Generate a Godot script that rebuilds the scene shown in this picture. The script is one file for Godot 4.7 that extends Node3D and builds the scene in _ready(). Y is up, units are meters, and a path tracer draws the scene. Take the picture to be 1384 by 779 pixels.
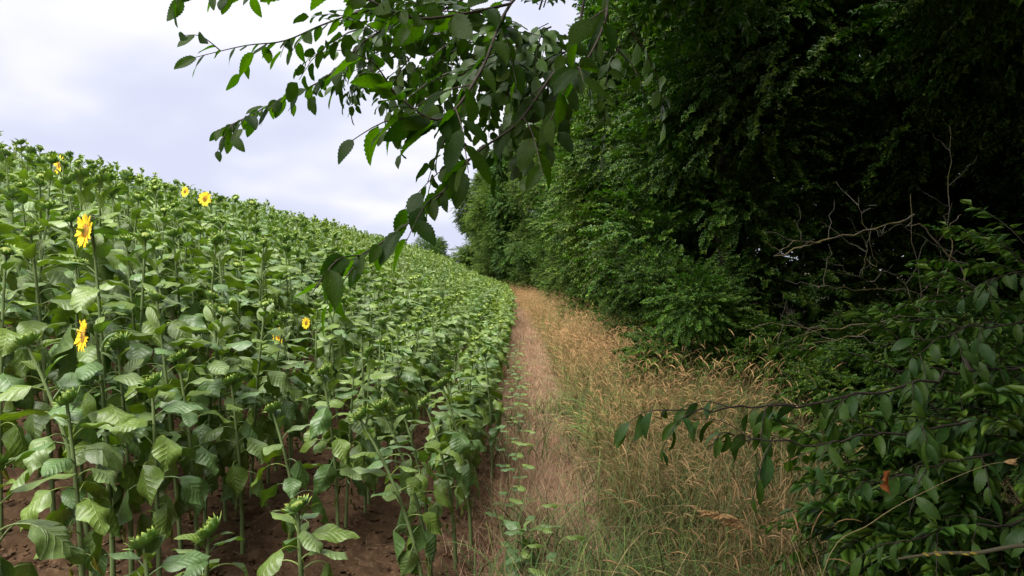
extends Node3D
# A field path between a sloping sunflower crop and a wood edge, under a bright overcast sky.

const TAU_G := 2.39996
var rng := RandomNumberGenerator.new()
var noise := FastNoiseLite.new()
var M := {}
var used := {}

# ---------------------------------------------------------------- mesh helper
class MB:
	var v := PackedVector3Array()
	var c := PackedColorArray()
	var t := PackedVector2Array()
	var ix := PackedInt32Array()

	func vert(p: Vector3, col: Color, uv := Vector2(0.5, 0.02)) -> int:
		v.append(p); c.append(col); t.append(uv)
		return v.size() - 1

	func tri(a: int, b: int, d: int) -> void:
		ix.append(a); ix.append(b); ix.append(d)

	func quad(a: int, b: int, d: int, e: int) -> void:
		tri(a, b, d); tri(a, d, e)

	func stitch(start: int, rows: int, cols: int) -> void:
		for i in rows - 1:
			for j in cols - 1:
				var a := start + i * cols + j
				quad(a, a + 1, a + cols + 1, a + cols)

	func tube(path: PackedVector3Array, rad: PackedFloat32Array, sides: int, col: Color, col2 = null) -> void:
		var start := v.size()
		var n := path.size()
		var up := Vector3.UP
		var d0 := (path[1] - path[0]).normalized()
		if absf(d0.dot(up)) > 0.9:
			up = Vector3.RIGHT
		var side := d0.cross(up).normalized()
		for i in n:
			var d: Vector3 = (path[mini(i + 1, n - 1)] - path[maxi(i - 1, 0)]).normalized()
			side = (side - d * side.dot(d)).normalized()
			var w := d.cross(side)
			var cc: Color = col if col2 == null else col.lerp(col2, float(i) / (n - 1))
			for k in sides:
				var a := TAU * k / sides
				vert(path[i] + (side * cos(a) + w * sin(a)) * rad[i], cc, Vector2(float(k) / sides, float(i) / n))
		for i in n - 1:
			for k in sides:
				var k2 := (k + 1) % sides
				quad(start + i * sides + k, start + i * sides + k2, start + (i + 1) * sides + k2, start + (i + 1) * sides + k)

	func add(o: MB, xf: Transform3D, tint := Color(1, 1, 1)) -> void:
		var start := v.size()
		v.append_array(xf * o.v)
		t.append_array(o.t)
		for k in o.c:
			c.append(k * tint)
		for k in o.ix:
			ix.append(start + k)

	func mesh(mat: Material) -> ArrayMesh:
		var n := PackedVector3Array()
		n.resize(v.size())
		for k in range(0, ix.size(), 3):
			var a := ix[k]
			var b := ix[k + 1]
			var d := ix[k + 2]
			var fn := (v[d] - v[a]).cross(v[b] - v[a])
			n[a] += fn; n[b] += fn; n[d] += fn
		for k in n.size():
			n[k] = n[k].normalized() if n[k].length_squared() > 1e-20 else Vector3.UP
		var arr := []
		arr.resize(Mesh.ARRAY_MAX)
		arr[Mesh.ARRAY_VERTEX] = v
		arr[Mesh.ARRAY_NORMAL] = n
		arr[Mesh.ARRAY_COLOR] = c
		arr[Mesh.ARRAY_TEX_UV] = t
		arr[Mesh.ARRAY_INDEX] = ix
		var m := ArrayMesh.new()
		m.add_surface_from_arrays(Mesh.PRIMITIVE_TRIANGLES, arr)
		m.surface_set_material(0, mat)
		return m

# ---------------------------------------------------------------- naming
func numbered(called: String) -> String:
	used[called] = used.get(called, 0) + 1
	return called if used[called] == 1 else "%s_%03d" % [called, used[called] - 1]

func tag(o: Node, label: String, category: String, group := "", kind := "") -> Node:
	o.set_meta("label", label)
	if category: o.set_meta("category", category)
	if group: o.set_meta("group", group)
	if kind: o.set_meta("kind", kind)
	return o

func thing(called: String, at: Vector3, label: String, category: String, group := "") -> Node3D:
	var o := Node3D.new()
	o.name = numbered(called)
	add_child(o)
	o.position = at
	tag(o, label, category, group)
	return o

func part(called: String, mesh: Mesh, parent: Node, xf := Transform3D.IDENTITY, mat: Material = null) -> MeshInstance3D:
	var o := MeshInstance3D.new()
	o.name = numbered(called) if parent == self else called
	o.mesh = mesh
	o.transform = xf
	if mat: o.material_override = mat
	parent.add_child(o, true)
	return o

func structure(called: String, mesh: Mesh, label: String) -> MeshInstance3D:
	var o := part(called, mesh, self)
	o.set_meta("kind", "structure")
	o.set_meta("label", label)
	return o

func scatter(called: String, mesh: Mesh, xfs: Array, cols: Array, parent: Node) -> MultiMeshInstance3D:
	var mm := MultiMesh.new()
	mm.transform_format = MultiMesh.TRANSFORM_3D
	mm.use_colors = true
	mm.mesh = mesh
	mm.instance_count = xfs.size()
	var buf := PackedFloat32Array()
	buf.resize(xfs.size() * 16)
	for i in xfs.size():
		var x: Transform3D = xfs[i]
		var k: Color = cols[i]
		var b := i * 16
		buf[b] = x.basis.x.x; buf[b + 1] = x.basis.y.x; buf[b + 2] = x.basis.z.x; buf[b + 3] = x.origin.x
		buf[b + 4] = x.basis.x.y; buf[b + 5] = x.basis.y.y; buf[b + 6] = x.basis.z.y; buf[b + 7] = x.origin.y
		buf[b + 8] = x.basis.x.z; buf[b + 9] = x.basis.y.z; buf[b + 10] = x.basis.z.z; buf[b + 11] = x.origin.z
		buf[b + 12] = k.r; buf[b + 13] = k.g; buf[b + 14] = k.b; buf[b + 15] = 1.0
	mm.buffer = buf
	var o := MultiMeshInstance3D.new()
	o.name = numbered(called) if parent == self else called
	o.multimesh = mm
	o.set_meta("kind", "stuff")
	parent.add_child(o, true)
	return o

func rr(a: float, b: float) -> float:
	return rng.randf_range(a, b)

# ---------------------------------------------------------------- lie of the land
func edge_x(s: float) -> float:
	var x := -0.2 + 0.012 * s
	if s > 18.0:
		var q := minf(s, 120.0) - 18.0
		x -= 0.002 * q * q
		if s > 120.0:
			x -= (s - 120.0) * 0.41
	return x

func verge_edge(s: float) -> float:   # how far the grass reaches before the hedge foot
	return 1.9 - 1.4 * smoothstep(34.0, 54.0, s) - 0.35 * (1.0 - smoothstep(4.5, 8.5, s))

func land(u: float, s: float) -> float:
	var y := 0.0
	if u < 0.0:
		var w := -u
		var e := w - 0.6 * (1.0 - exp(-w / 0.6))
		var k := 5.2
		y = 0.30 * e if e < k else 0.30 * (k + 3.0 * (1.0 - exp(-(e - k) / 3.0)))
	else:
		y = 0.16 * smoothstep(0.9, 2.6, u) + 0.35 * smoothstep(2.6, 6.0, u)
	if s > 30.0:
		y += 0.0003 * (minf(s, 100.0) - 30.0) ** 2
	return y

func spot(u: float, s: float) -> Vector3:
	return Vector3(edge_x(s) + u, land(u, s), -s)

func uv_of(p: Vector3) -> Vector2:
	return Vector2(p.x - edge_x(-p.z), -p.z)

func ground_at(x: float, z: float) -> float:
	return land(x - edge_x(-z), -z)

func lines(a: float, b: float, fine_to: float, fine: float, grow: float, most: float) -> PackedFloat32Array:
	var out := PackedFloat32Array()
	var x := a
	var st := fine
	while x < b:
		out.append(x)
		if x >= fine_to:
			st = minf(st * grow, most)
		x += st
	out.append(b)
	return out

func strip(us: PackedFloat32Array, ss: PackedFloat32Array, rough: float, tint: Callable) -> MB:
	var mb := MB.new()
	var nu := us.size()
	for i in ss.size():
		for j in nu:
			var u := us[j]
			var s := ss[i]
			var p := spot(u, s)
			var border := 1.0 if (j > 0 and j < nu - 1 and i > 0 and i < ss.size() - 1) else 0.0
			if rough > 0.0 and border > 0.0:
				var a := noise.get_noise_2d(p.x * 150.0, p.z * 150.0)
				var b := noise.get_noise_2d(p.x * 300.0 + 70.0, p.z * 300.0)
				p.y += rough * (a * 1.0 + b * 0.7)
			mb.vert(p, tint.call(u, s), Vector2(u, s))
	mb.stitch(0, ss.size(), nu)
	return mb

# ---------------------------------------------------------------- textures and materials
func noise_image(size: int, freq: float, octaves: int, seed_: int) -> Image:
	var f := FastNoiseLite.new()
	f.seed = seed_
	f.frequency = freq
	f.fractal_octaves = octaves
	return f.get_seamless_image(size, size)

func earth_texture(size: int, a: Color, b: Color, d: Color, seed_: int) -> ImageTexture:
	var n1 := noise_image(size, 0.012, 5, seed_)
	var n2 := noise_image(size, 0.09, 3, seed_ + 1)
	var im := Image.create(size, size, false, Image.FORMAT_RGB8)
	for y in size:
		for x in size:
			var p := n1.get_pixel(x, y).r
			var q := n2.get_pixel(x, y).r
			var k := a.lerp(b, clampf((p - 0.3) * 2.0, 0, 1))
			k = k.lerp(d, clampf((q - 0.58) * 3.0, 0, 0.8))
			im.set_pixel(x, y, k)
	return ImageTexture.create_from_image(im)

# veins of a leaf: returns [colour texture, height texture]; u runs across, v from base to tip
func leaf_textures(size: int, body: Color, vein: Color, starts: Array, rise: Array, seed_: int, blotch: float) -> Array:
	var n := noise_image(size, 0.03, 4, seed_)
	var fine := noise_image(size, 0.12, 2, seed_ + 5)
	var im := Image.create(size, size, false, Image.FORMAT_RGB8)
	var hm := Image.create(size, size, false, Image.FORMAT_RGB8)
	for y in size:
		var t := (y + 0.5) / size
		for x in size:
			var s := (x + 0.5) / size * 2.0 - 1.0
			var a := absf(s)
			var d := a * 1.3
			var k := exp(-d * d / 0.0011)
			var bulge := 0.0
			for i in starts.size():
				var e: float = absf(t - starts[i] - rise[i] * pow(a, 0.85))
				var w := 0.011 * (1.15 - a)
				k = maxf(k, exp(-e * e / (w * w)) * (1.0 - 0.55 * a))
				bulge = maxf(bulge, exp(-e * e / 0.0009))
			var m := n.get_pixel(x, y).r - 0.5
			var f := fine.get_pixel(x, y).r - 0.5
			var col := body * (1.0 + blotch * m * 1.2 + f * 0.10)
			col = col.lerp(vein, k * 0.75)
			col.a = 1.0
			im.set_pixel(x, y, col)
			var h := clampf(0.75 - 0.45 * bulge - 0.25 * k + f * 0.15 + m * 0.1, 0, 1)
			hm.set_pixel(x, y, Color(h, h, h))
	return [ImageTexture.create_from_image(im), ImageTexture.create_from_image(hm)]

func mat(called: String, rough := 0.8, back = null, spec := 0.4) -> StandardMaterial3D:
	var m := StandardMaterial3D.new()
	m.resource_name = called
	m.vertex_color_use_as_albedo = true
	m.roughness = rough
	m.metallic_specular = spec
	m.cull_mode = BaseMaterial3D.CULL_DISABLED
	if back != null:
		m.backlight_enabled = true
		m.backlight = back
	return m

func leaf_mat(called: String, tex: Array, tint: Color, rough: float, back: Color, bump: float, spec := 0.5) -> StandardMaterial3D:
	var m := mat(called, rough, back, spec)
	m.albedo_texture = tex[0]
	m.albedo_color = tint
	m.heightmap_enabled = true
	m.heightmap_texture = tex[1]
	m.heightmap_scale = bump
	return m

func srgb(r: float, g: float, b: float) -> Color:   # linear base colour to the sRGB that textures hold
	return Color(r, g, b).linear_to_srgb()

func make_materials() -> void:
	var st := leaf_textures(256, srgb(0.152, 0.236, 0.058), srgb(0.29, 0.38, 0.14), [0.02, 0.10, 0.26, 0.42, 0.58, 0.73], [0.42, 0.34, 0.30, 0.26, 0.22, 0.18], 11, 0.22)
	M.sun_leaf = []
	for k in [Color(0.98, 0.97, 1.0), Color(0.86, 0.92, 0.96), Color(1.0, 1.0, 0.82)]:
		M.sun_leaf.append(leaf_mat("sunflower leaf", st, k, 0.42, Color(0.68, 0.74, 0.2), 0.24, 0.6))
	var et := leaf_textures(256, srgb(0.080, 0.150, 0.026), srgb(0.13, 0.16, 0.05), [0.0, 0.09, 0.18, 0.27, 0.36, 0.45, 0.54, 0.63, 0.72, 0.81], [0.16, 0.17, 0.17, 0.17, 0.16, 0.15, 0.14, 0.13, 0.12, 0.1], 23, 0.3)
	M.elm_leaf = []
	for k in [Color(1, 1, 1), Color(0.82, 0.88, 0.9), Color(1.0, 1.0, 0.8)]:
		M.elm_leaf.append(leaf_mat("elm leaf", et, k, 0.42, Color(1.0, 1.2, 0.2), 0.05, 0.36))
	var ct := leaf_textures(256, srgb(0.046, 0.095, 0.017), srgb(0.070, 0.12, 0.04), [0.02, 0.13, 0.24, 0.35, 0.46, 0.57, 0.68, 0.79], [0.2, 0.2, 0.19, 0.18, 0.17, 0.15, 0.13, 0.11], 31, 0.3)
	M.cherry_leaf = []
	for k in [Color(1, 1, 1), Color(0.85, 0.92, 0.95), Color(1.0, 1.0, 0.8)]:
		M.cherry_leaf.append(leaf_mat("cherry leaf", ct, k, 0.42, Color(0.6, 0.7, 0.14), 0.05, 0.34))
	M.stem = mat("green stem", 0.6)
	M.bud = mat("bud", 0.6, Color(0.3, 0.36, 0.1))
	M.petal = mat("petal", 0.6, Color(0.6, 0.5, 0.1))
	M.disc = mat("disc", 0.95)
	M.wood_leaf = mat("hedge leaf", 0.42, Color(0.6, 0.75, 0.2))
	M.grass = mat("grass", 0.75, Color(0.4, 0.4, 0.2))
	M.bark = mat("bark", 0.95)
	var bt := earth_texture(256, srgb(0.5, 0.45, 0.38), srgb(0.9, 0.85, 0.75), srgb(0.35, 0.3, 0.25), 51)
	M.bark.albedo_texture = bt
	M.bark.uv1_triplanar = true
	M.bark.uv1_scale = Vector3(4, 1.2, 4)
	M.twig = mat("twig", 0.85)
	M.soil = mat("soil", 1.0, null, 0.25)
	M.soil.albedo_texture = earth_texture(512, srgb(0.044, 0.025, 0.013), srgb(0.082, 0.048, 0.026), srgb(0.125, 0.082, 0.048), 61)
	M.soil.uv1_triplanar = true
	M.soil.uv1_world_triplanar = true
	M.soil.uv1_scale = Vector3(0.9, 0.9, 0.9)
	M.thatch = mat("trodden dry grass", 1.0, null, 0.25)
	M.thatch.albedo_texture = earth_texture(512, srgb(0.11, 0.062, 0.036), srgb(0.19, 0.112, 0.068), srgb(0.26, 0.165, 0.102), 71)
	M.thatch.uv1_triplanar = true
	M.thatch.uv1_world_triplanar = true
	M.thatch.uv1_scale = Vector3(1.3, 1.3, 1.3)
	M.litter = mat("leaf litter", 1.0, null, 0.25)
	M.litter.albedo_texture = earth_texture(512, srgb(0.050, 0.038, 0.022), srgb(0.085, 0.062, 0.036), srgb(0.12, 0.09, 0.05), 81)
	M.litter.uv1_triplanar = true
	M.litter.uv1_world_triplanar = true
	M.litter.uv1_scale = Vector3(1.1, 1.1, 1.1)

# ---------------------------------------------------------------- leaves
# a blade in the XY plane growing along +x from `base`; angles are elevations of the midrib at base and tip
func blade(mb: MB, base: Vector3, a0: float, a1: float, length: float, width: float, nl: int, nw: int, o: Dictionary, col: Color) -> void:
	var start := mb.v.size()
	var p := base
	var px: float = o.get("p", 0.4)
	var qx: float = o.get("q", 0.8)
	var tm := px / (px + qx)
	var top := pow(tm, px) * pow(1.0 - tm, qx)
	var ph: float = o.get("phase", 0.0)
	for i in nl + 1:
		var t := float(i) / nl
		var a := lerpf(a0, a1, pow(t, o.get("bendpow", 1.0)))
		if i > 0:
			p += Vector3(cos(a), sin(a), 0) * (length / nl)
		var along := Vector3(cos(a), sin(a), 0)
		var nrm := Vector3(-sin(a), cos(a), 0)
		var w := 0.5 * width * pow(t, px) * pow(1.0 - t, qx) / top
		if i == 0: w = 0.0
		var sw: float = o.get("sway", 0.0) * t * t * length
		for j in nw + 1:
			var s := float(j) / nw * 2.0 - 1.0
			var e := absf(s)
			var ww := w
			if e > 0.99:
				ww *= 1.0 + float(o.get("teeth", 0.0)) * (1.0 if i % 2 == 0 else -1.0)
			var fold: float = o.get("fold", 0.2)
			var lift := ww * e * sin(fold) - ww * e * e * float(o.get("curl", 0.2))
			lift += float(o.get("wave", 0.05)) * width * e * e * sin(t * float(o.get("freq", 9.0)) + ph + (2.1 if s > 0 else 0.0)) * minf(1.0, 6.0 * t * (1.0 - t) + 0.1)
			var back := -float(o.get("lobe", 0.0)) * length * e * e * pow(1.0 - t, 5.0)
			mb.vert(p + Vector3(0, 0, 1) * (s * ww * cos(fold) + sw) + nrm * lift + along * back, col, Vector2(s * 0.5 + 0.5, t))
	mb.stitch(start, nl + 1, nw + 1)

func arc(from: Vector3, a0: float, a1: float, length: float, n: int) -> PackedVector3Array:
	var out := PackedVector3Array([from])
	var p := from
	for i in n:
		var a := lerpf(a0, a1, (i + 0.5) / n)
		p += Vector3(cos(a), sin(a), 0) * (length / n)
		out.append(p)
	return out

var SUN_KINDS := {
	"young": {"lp": 0.03, "pa": [66, 50], "ba": [58, 5], "l": 0.110, "w": 0.056, "fold": 0.45, "curl": 0.1, "wave": 0.04},
	"flat": {"lp": 0.085, "pa": [52, 20], "ba": [8, -28], "l": 0.158, "w": 0.110, "fold": 0.30, "curl": 0.32, "wave": 0.085},
	"arched": {"lp": 0.11, "pa": [55, -18], "ba": [-25, -68], "l": 0.170, "w": 0.126, "fold": 0.20, "curl": 0.38, "wave": 0.10},
	"hanging": {"lp": 0.13, "pa": [58, -62], "ba": [-76, -96], "l": 0.180, "w": 0.130, "fold": -0.45, "curl": 0.25, "wave": 0.12},
	"withered": {"lp": 0.08, "pa": [35, -85], "ba": [-88, -95], "l": 0.09, "w": 0.032, "fold": -0.8, "curl": 0.3, "wave": 0.2},
}

func sun_leaf(kind: String, nl: int, nw: int) -> MB:
	var k: Dictionary = SUN_KINDS[kind]
	var mb := MB.new()
	var j := rr(-9, 9)
	var pa0 := deg_to_rad(k.pa[0] + j)
	var pa1 := deg_to_rad(k.pa[1] + rr(-10, 10))
	var path := arc(Vector3.ZERO, pa0, pa1, k.lp * rr(0.85, 1.2), 6 if nl > 6 else 2)
	var r := PackedFloat32Array()
	for i in path.size():
		r.append(lerpf(0.0036, 0.0022, float(i) / (path.size() - 1)) * (0.7 if kind in ["young", "withered"] else 1.0))
	var pet := Color(1, 1, 0.9) if kind != "withered" else Color(1.0, 0.8, 0.5)
	var pt := MB.new()
	pt.tube(path, r, 5 if nl > 6 else 3, pet)
	for i in pt.t.size():
		pt.t[i] = Vector2(0.5, 0.4)       # the pale midrib of the leaf texture
	mb.add(pt, Transform3D.IDENTITY)
	var col := Color(1, 1, 1) * rr(0.85, 1.0)
	if kind == "young": col = Color(1.0, 1.0, 0.75)
	if kind == "hanging": col = Color(0.82, 0.86, 0.78)
	if kind == "withered": col = Color(1.0, 0.62, 0.25)
	var o := {"p": 0.44, "q": 0.92, "fold": k.fold + rr(-0.2, 0.25), "curl": k.curl + rr(-0.1, 0.12), "wave": k.wave * rr(0.7, 1.4), "freq": rr(7, 12), "phase": rr(0, 6), "lobe": 0.14 if kind != "young" else 0.02, "teeth": 0.03 if nl > 6 else 0.0, "sway": rr(-0.2, 0.2)}
	blade(mb, path[path.size() - 1], deg_to_rad(k.ba[0]) + rr(-0.15, 0.15), deg_to_rad(k.ba[1]) + rr(-0.2, 0.2), k.l * rr(0.92, 1.1), k.w * rr(0.9, 1.1), nl, nw, o, col)
	return mb

func bud_shape(bracts: int, r: float) -> MB:
	var mb := MB.new()
	var green := Color(0.11, 0.19, 0.05)
	var n := 6
	var start := 0
	for i in n + 1:                        # receptacle, opening along +y
		var a := PI * 0.5 * i / n
		for k in 9:
			var ph := TAU * k / 8
			mb.vert(Vector3(cos(ph) * sin(a) * r, -cos(a) * r * 0.75, sin(ph) * sin(a) * r), green)
	mb.stitch(start, n + 1, 9)
	start = mb.v.size()
	for i in 4:                            # closed face of the bud
		var a := 1.0 - i / 3.0
		for k in 9:
			var ph := TAU * k / 8
			mb.vert(Vector3(cos(ph) * a * r, (1.0 - a * a) * r * 0.35, sin(ph) * a * r), Color(0.20, 0.25, 0.05))
	mb.stitch(start, 4, 9)
	for k in bracts:
		var ring := k % 3
		var ph := TAU * k / bracts * 1.0 + rr(-0.1, 0.1)
		var lean := [0.1, 0.55, 1.0][ring] + rr(-0.2, 0.2) as float
		var len_: float = r * [0.75, 1.0, 1.15][ring] * rr(0.85, 1.15)
		var out := Vector3(cos(ph), 0, sin(ph))
		var d := (Vector3.UP * cos(lean) + out * sin(lean)).normalized()
		var side := Vector3(-sin(ph), 0, cos(ph)) * r * 0.36
		var b := out * r * 0.9 + Vector3.DOWN * r * (0.05 + 0.2 * ring)
		var m := b + d * len_ * 0.5
		var tip := b + d * len_ + (out * 0.3 if ring > 0 else -out * 0.5) * len_ * 0.4
		var a0 := mb.vert(b - side, green)
		var a1 := mb.vert(b + side, green)
		var a2 := mb.vert(m + side * 0.75 + out * 0.003, green * 1.25)
		var a3 := mb.vert(m - side * 0.75 + out * 0.003, green * 1.25)
		var a4 := mb.vert(tip, Color(0.36, 0.42, 0.07))
		mb.quad(a0, a1, a2, a3)
		mb.tri(a3, a2, a4)
	return mb

# where the leaves of one plant sit: [kind, height, turn, size]
func plant_plan(n: int, lo := 0.20, gather := 0.88) -> Array:
	var out := []
	for i in n:
		var f := float(i) / (n - 1)
		var kind := "withered" if f < 0.12 else "hanging" if f < 0.34 else "arched" if f < 0.56 else "flat" if f < 0.80 else "young"
		if f > 0.12 and f < 0.72 and rng.randf() < 0.3:
			kind = ["hanging", "arched", "flat"][rng.randi_range(0, 2)]
		var size := lerpf(0.8, 1.05, minf(1.0, f * 3.0)) if f < 0.6 else lerpf(1.05, 0.72, (f - 0.6) / 0.4) if f < 0.80 else lerpf(1.2, 0.7, (f - 0.80) / 0.20)
		out.append([kind, lo + (0.985 - lo) * pow(f, gather), i * TAU_G + rr(-0.35, 0.35), size * rr(0.85, 1.12)])
	return out

func stem_path(h: float, bend: Vector3, n: int) -> PackedVector3Array:
	var p := PackedVector3Array()
	for i in n + 1:
		var f := float(i) / n
		p.append(Vector3(0, h * f, 0) + bend * pow(f, 2.2))
	return p

func along_path(p: PackedVector3Array, f: float) -> Vector3:
	var x := clampf(f, 0, 1) * (p.size() - 1)
	var i := mini(int(x), p.size() - 2)
	return p[i].lerp(p[i + 1], x - i)

var sun_meshes := {}
var sun_lod := {}
var bud_meshes := []
const SUN_H := 1.25

func make_sunflower_kit() -> void:
	for k in SUN_KINDS:
		sun_meshes[k] = []
		sun_lod[k] = []
		for i in 3:
			var three := []
			var mb := sun_leaf(k, 14, 6)
			for m in M.sun_leaf:
				three.append(mb.mesh(m))
			sun_meshes[k].append(three)
			sun_lod[k].append(sun_leaf(k, 4, 2))
	for i in 3:
		bud_meshes.append(bud_shape(33, rr(0.026, 0.033)).mesh(M.bud))

func sunflower(called: String, leaves: int, bend: Vector3, headed := true) -> Node3D:
	var t := Node3D.new()
	t.name = called
	var path := stem_path(SUN_H, bend, 8)
	var r := PackedFloat32Array()
	for i in path.size():
		r.append(lerpf(0.0115, 0.0055, float(i) / (path.size() - 1)))
	var mb := MB.new()
	mb.tube(path, r, 8, Color(0.135, 0.185, 0.065))
	part("stem", mb.mesh(M.stem), t)
	for q in plant_plan(leaves):
		var s: float = q[3]
		var x := Transform3D(Basis(Vector3.UP, q[2]) * Basis(Vector3.RIGHT, rr(-0.45, 0.45)) * Basis(Vector3.BACK, rr(-0.3, 0.3)) * Basis.from_scale(Vector3(s, s, s)), along_path(path, q[1]))
		part("leaf", sun_meshes[q[0]][rng.randi_range(0, 2)][rng.randi_range(0, 2)], t, x)
	if headed:
		var b := Basis(Vector3.UP, rr(0, TAU)) * Basis(Vector3.BACK, rr(0.2, 0.7))
		part("flower_bud", bud_meshes[rng.randi_range(0, 2)], t, Transform3D(b, path[path.size() - 1] + Vector3(0, 0.018, 0)))
	return t

func sunflower_joined(leaves: int) -> MB:
	var mb := MB.new()
	var path := stem_path(SUN_H, Vector3(rr(-0.08, 0.08), 0, rr(-0.08, 0.08)), 3)
	mb.tube(path, PackedFloat32Array([0.012, 0.01, 0.009, 0.0065]), 4, Color(1, 1, 0.9))
	for i in mb.t.size():
		mb.t[i] = Vector2(0.5, 0.4)
	for q in plant_plan(leaves):
		var s: float = q[3] * 1.03
		var x := Transform3D(Basis(Vector3.UP, q[2]) * Basis(Vector3.RIGHT, rr(-0.45, 0.45)) * Basis(Vector3.BACK, rr(-0.3, 0.3)) * Basis.from_scale(Vector3(s, s, s)), along_path(path, q[1]))
		mb.add(sun_lod[q[0]][rng.randi_range(0, 2)], x)
	var b := bud_shape(12, 0.022)
	for i in b.c.size():
		b.c[i] = Color(1, 1, 0.5)
		b.t[i] = Vector2(0.5, 0.5)
	mb.add(b, Transform3D(Basis(Vector3.BACK, 0.4), path[3] + Vector3(0, 0.02, 0)))
	return mb

# an open flower facing +x of its own node
func open_flower(parent: Node3D, at: Vector3, turn: float, tilt: float, size: float) -> void:
	var h := Node3D.new()
	h.name = "flower_head"
	parent.add_child(h, true)
	h.transform = Transform3D(Basis(Vector3.UP, turn) * Basis(Vector3.BACK, -PI * 0.5 + tilt) * Basis.from_scale(Vector3.ONE * size), at)
	var r := 0.042
	var mb := MB.new()
	for i in 7:
		var a := i / 6.0
		for k in 17:
			var ph := TAU * k / 16
			var col := Color(0.16, 0.085, 0.015) if a < 0.5 else Color(0.32, 0.16, 0.015)
			mb.vert(Vector3(cos(ph) * a * r, 0.010 - a * a * 0.008 + rr(-0.0012, 0.0012), sin(ph) * a * r), col * rr(0.75, 1.2))
	mb.stitch(0, 7, 17)
	part("disc", mb.mesh(M.disc), h)
	var cal := bud_shape(26, r * 0.95)
	part("calyx", cal.mesh(M.bud), h, Transform3D(Basis.from_scale(Vector3(1.05, 0.8, 1.05)), Vector3(0, -0.012, 0)))
	for v in 3:
		var p := MB.new()
		blade(p, Vector3.ZERO, rr(0.05, 0.5), rr(-0.3, 0.3), 0.066 * rr(0.9, 1.1), 0.023, 6, 2, {"p": 0.4, "q": 0.5, "fold": 0.25, "curl": 0.1, "wave": 0.05, "sway": rr(-0.15, 0.15)}, Color(0.98, 0.66, 0.03))
		petal_meshes.append(p.mesh(M.petal))
	for k in 28:
		var ph := TAU * k / 28 + rr(-0.07, 0.07)
		var o := Vector3(cos(ph), 0, -sin(ph))
		part("petal", petal_meshes[rng.randi_range(0, petal_meshes.size() - 1)], h, Transform3D(Basis(Vector3.UP, ph) * Basis.from_scale(Vector3.ONE * rr(0.85, 1.12)), o * r * 0.86))
var petal_meshes := []
var everywhere := func(_u: float, _s: float) -> bool: return true

# ---------------------------------------------------------------- foliage of the wood
func small_leaf(mb: MB, at: Vector3, along: Vector3, up: Vector3, l: float, w: float, col: Color, lobed: bool) -> void:
	var side := along.cross(up).normalized()
	var nrm := side.cross(along).normalized()
	var tip := at + along * l - nrm * l * 0.18
	var m := at + along * l * 0.45 - nrm * l * 0.02
	var b := mb.vert(at, col)
	var mi := mb.vert(m, col)
	var ti := mb.vert(tip, col)
	for q: float in [-1.0, 1.0]:
		var e := at + along * l * 0.42 + side * (w * 0.5 * q) + nrm * (w * 0.12)
		var ei := mb.vert(e, col * 0.94)
		if lobed:
			var g := mb.vert(at + along * l * 0.62 + side * (w * 0.24 * q), col)
			var e2 := mb.vert(at + along * l * 0.10 + side * (w * 0.36 * q) - nrm * (w * 0.06), col * 0.94)
			mb.tri(b, e2, mi); mb.tri(e2, ei, mi); mb.tri(ei, g, mi); mb.tri(g, ti, mi)
		else:
			var e2 := mb.vert(at + along * l * 0.75 + side * (w * 0.34 * q) - nrm * (l * 0.06), col)
			mb.tri(b, ei, mi); mb.tri(ei, e2, mi); mb.tri(e2, ti, mi)

func spray(n: int, length: float, l: float, w: float, droop: float, cols: Array, lobed: bool, toothed := false) -> MB:
	var mb := MB.new()
	var path := arc(Vector3.ZERO, rr(0.0, 0.3), -droop, length, 4)
	mb.tube(path, PackedFloat32Array([0.004, 0.0035, 0.003, 0.002, 0.0015]), 3, Color(0.05, 0.04, 0.02))
	for i in n:
		var f := 0.12 + 0.88 * i / (n - 1)
		var p := along_path(path, f)
		var q := 1.0 if i % 2 == 0 else -1.0
		if i == n - 1: q = 0.15
		var yaw := q * rr(0.6, 1.25)
		var d := (Basis(Vector3.UP, yaw) * Vector3.RIGHT + Vector3.DOWN * rr(0.0, 0.9)).normalized()
		var up := (Vector3.UP + Vector3(rr(-0.1, 1.2), 0, rr(-0.6, 0.6))).normalized()
		var col: Color = cols[rng.randi_range(0, cols.size() - 1)] * rr(0.75, 1.15)
		var sz := rr(0.7, 1.1)
		if toothed:
			var one := MB.new()
			blade(one, Vector3.ZERO, 0.1, -0.5, l * sz, w * sz, 7, 2, {"p": 0.55, "q": 0.85, "fold": 0.3, "curl": 0.1, "teeth": 0.05}, col)
			var zz := d.cross(up).normalized()
			mb.add(one, Transform3D(Basis(d, zz.cross(d), zz), p + d * 0.012))
		else:
			small_leaf(mb, p + d * 0.012, d, up, l * sz, w * sz, col, lobed)
	return mb

var sprays := {}

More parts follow.
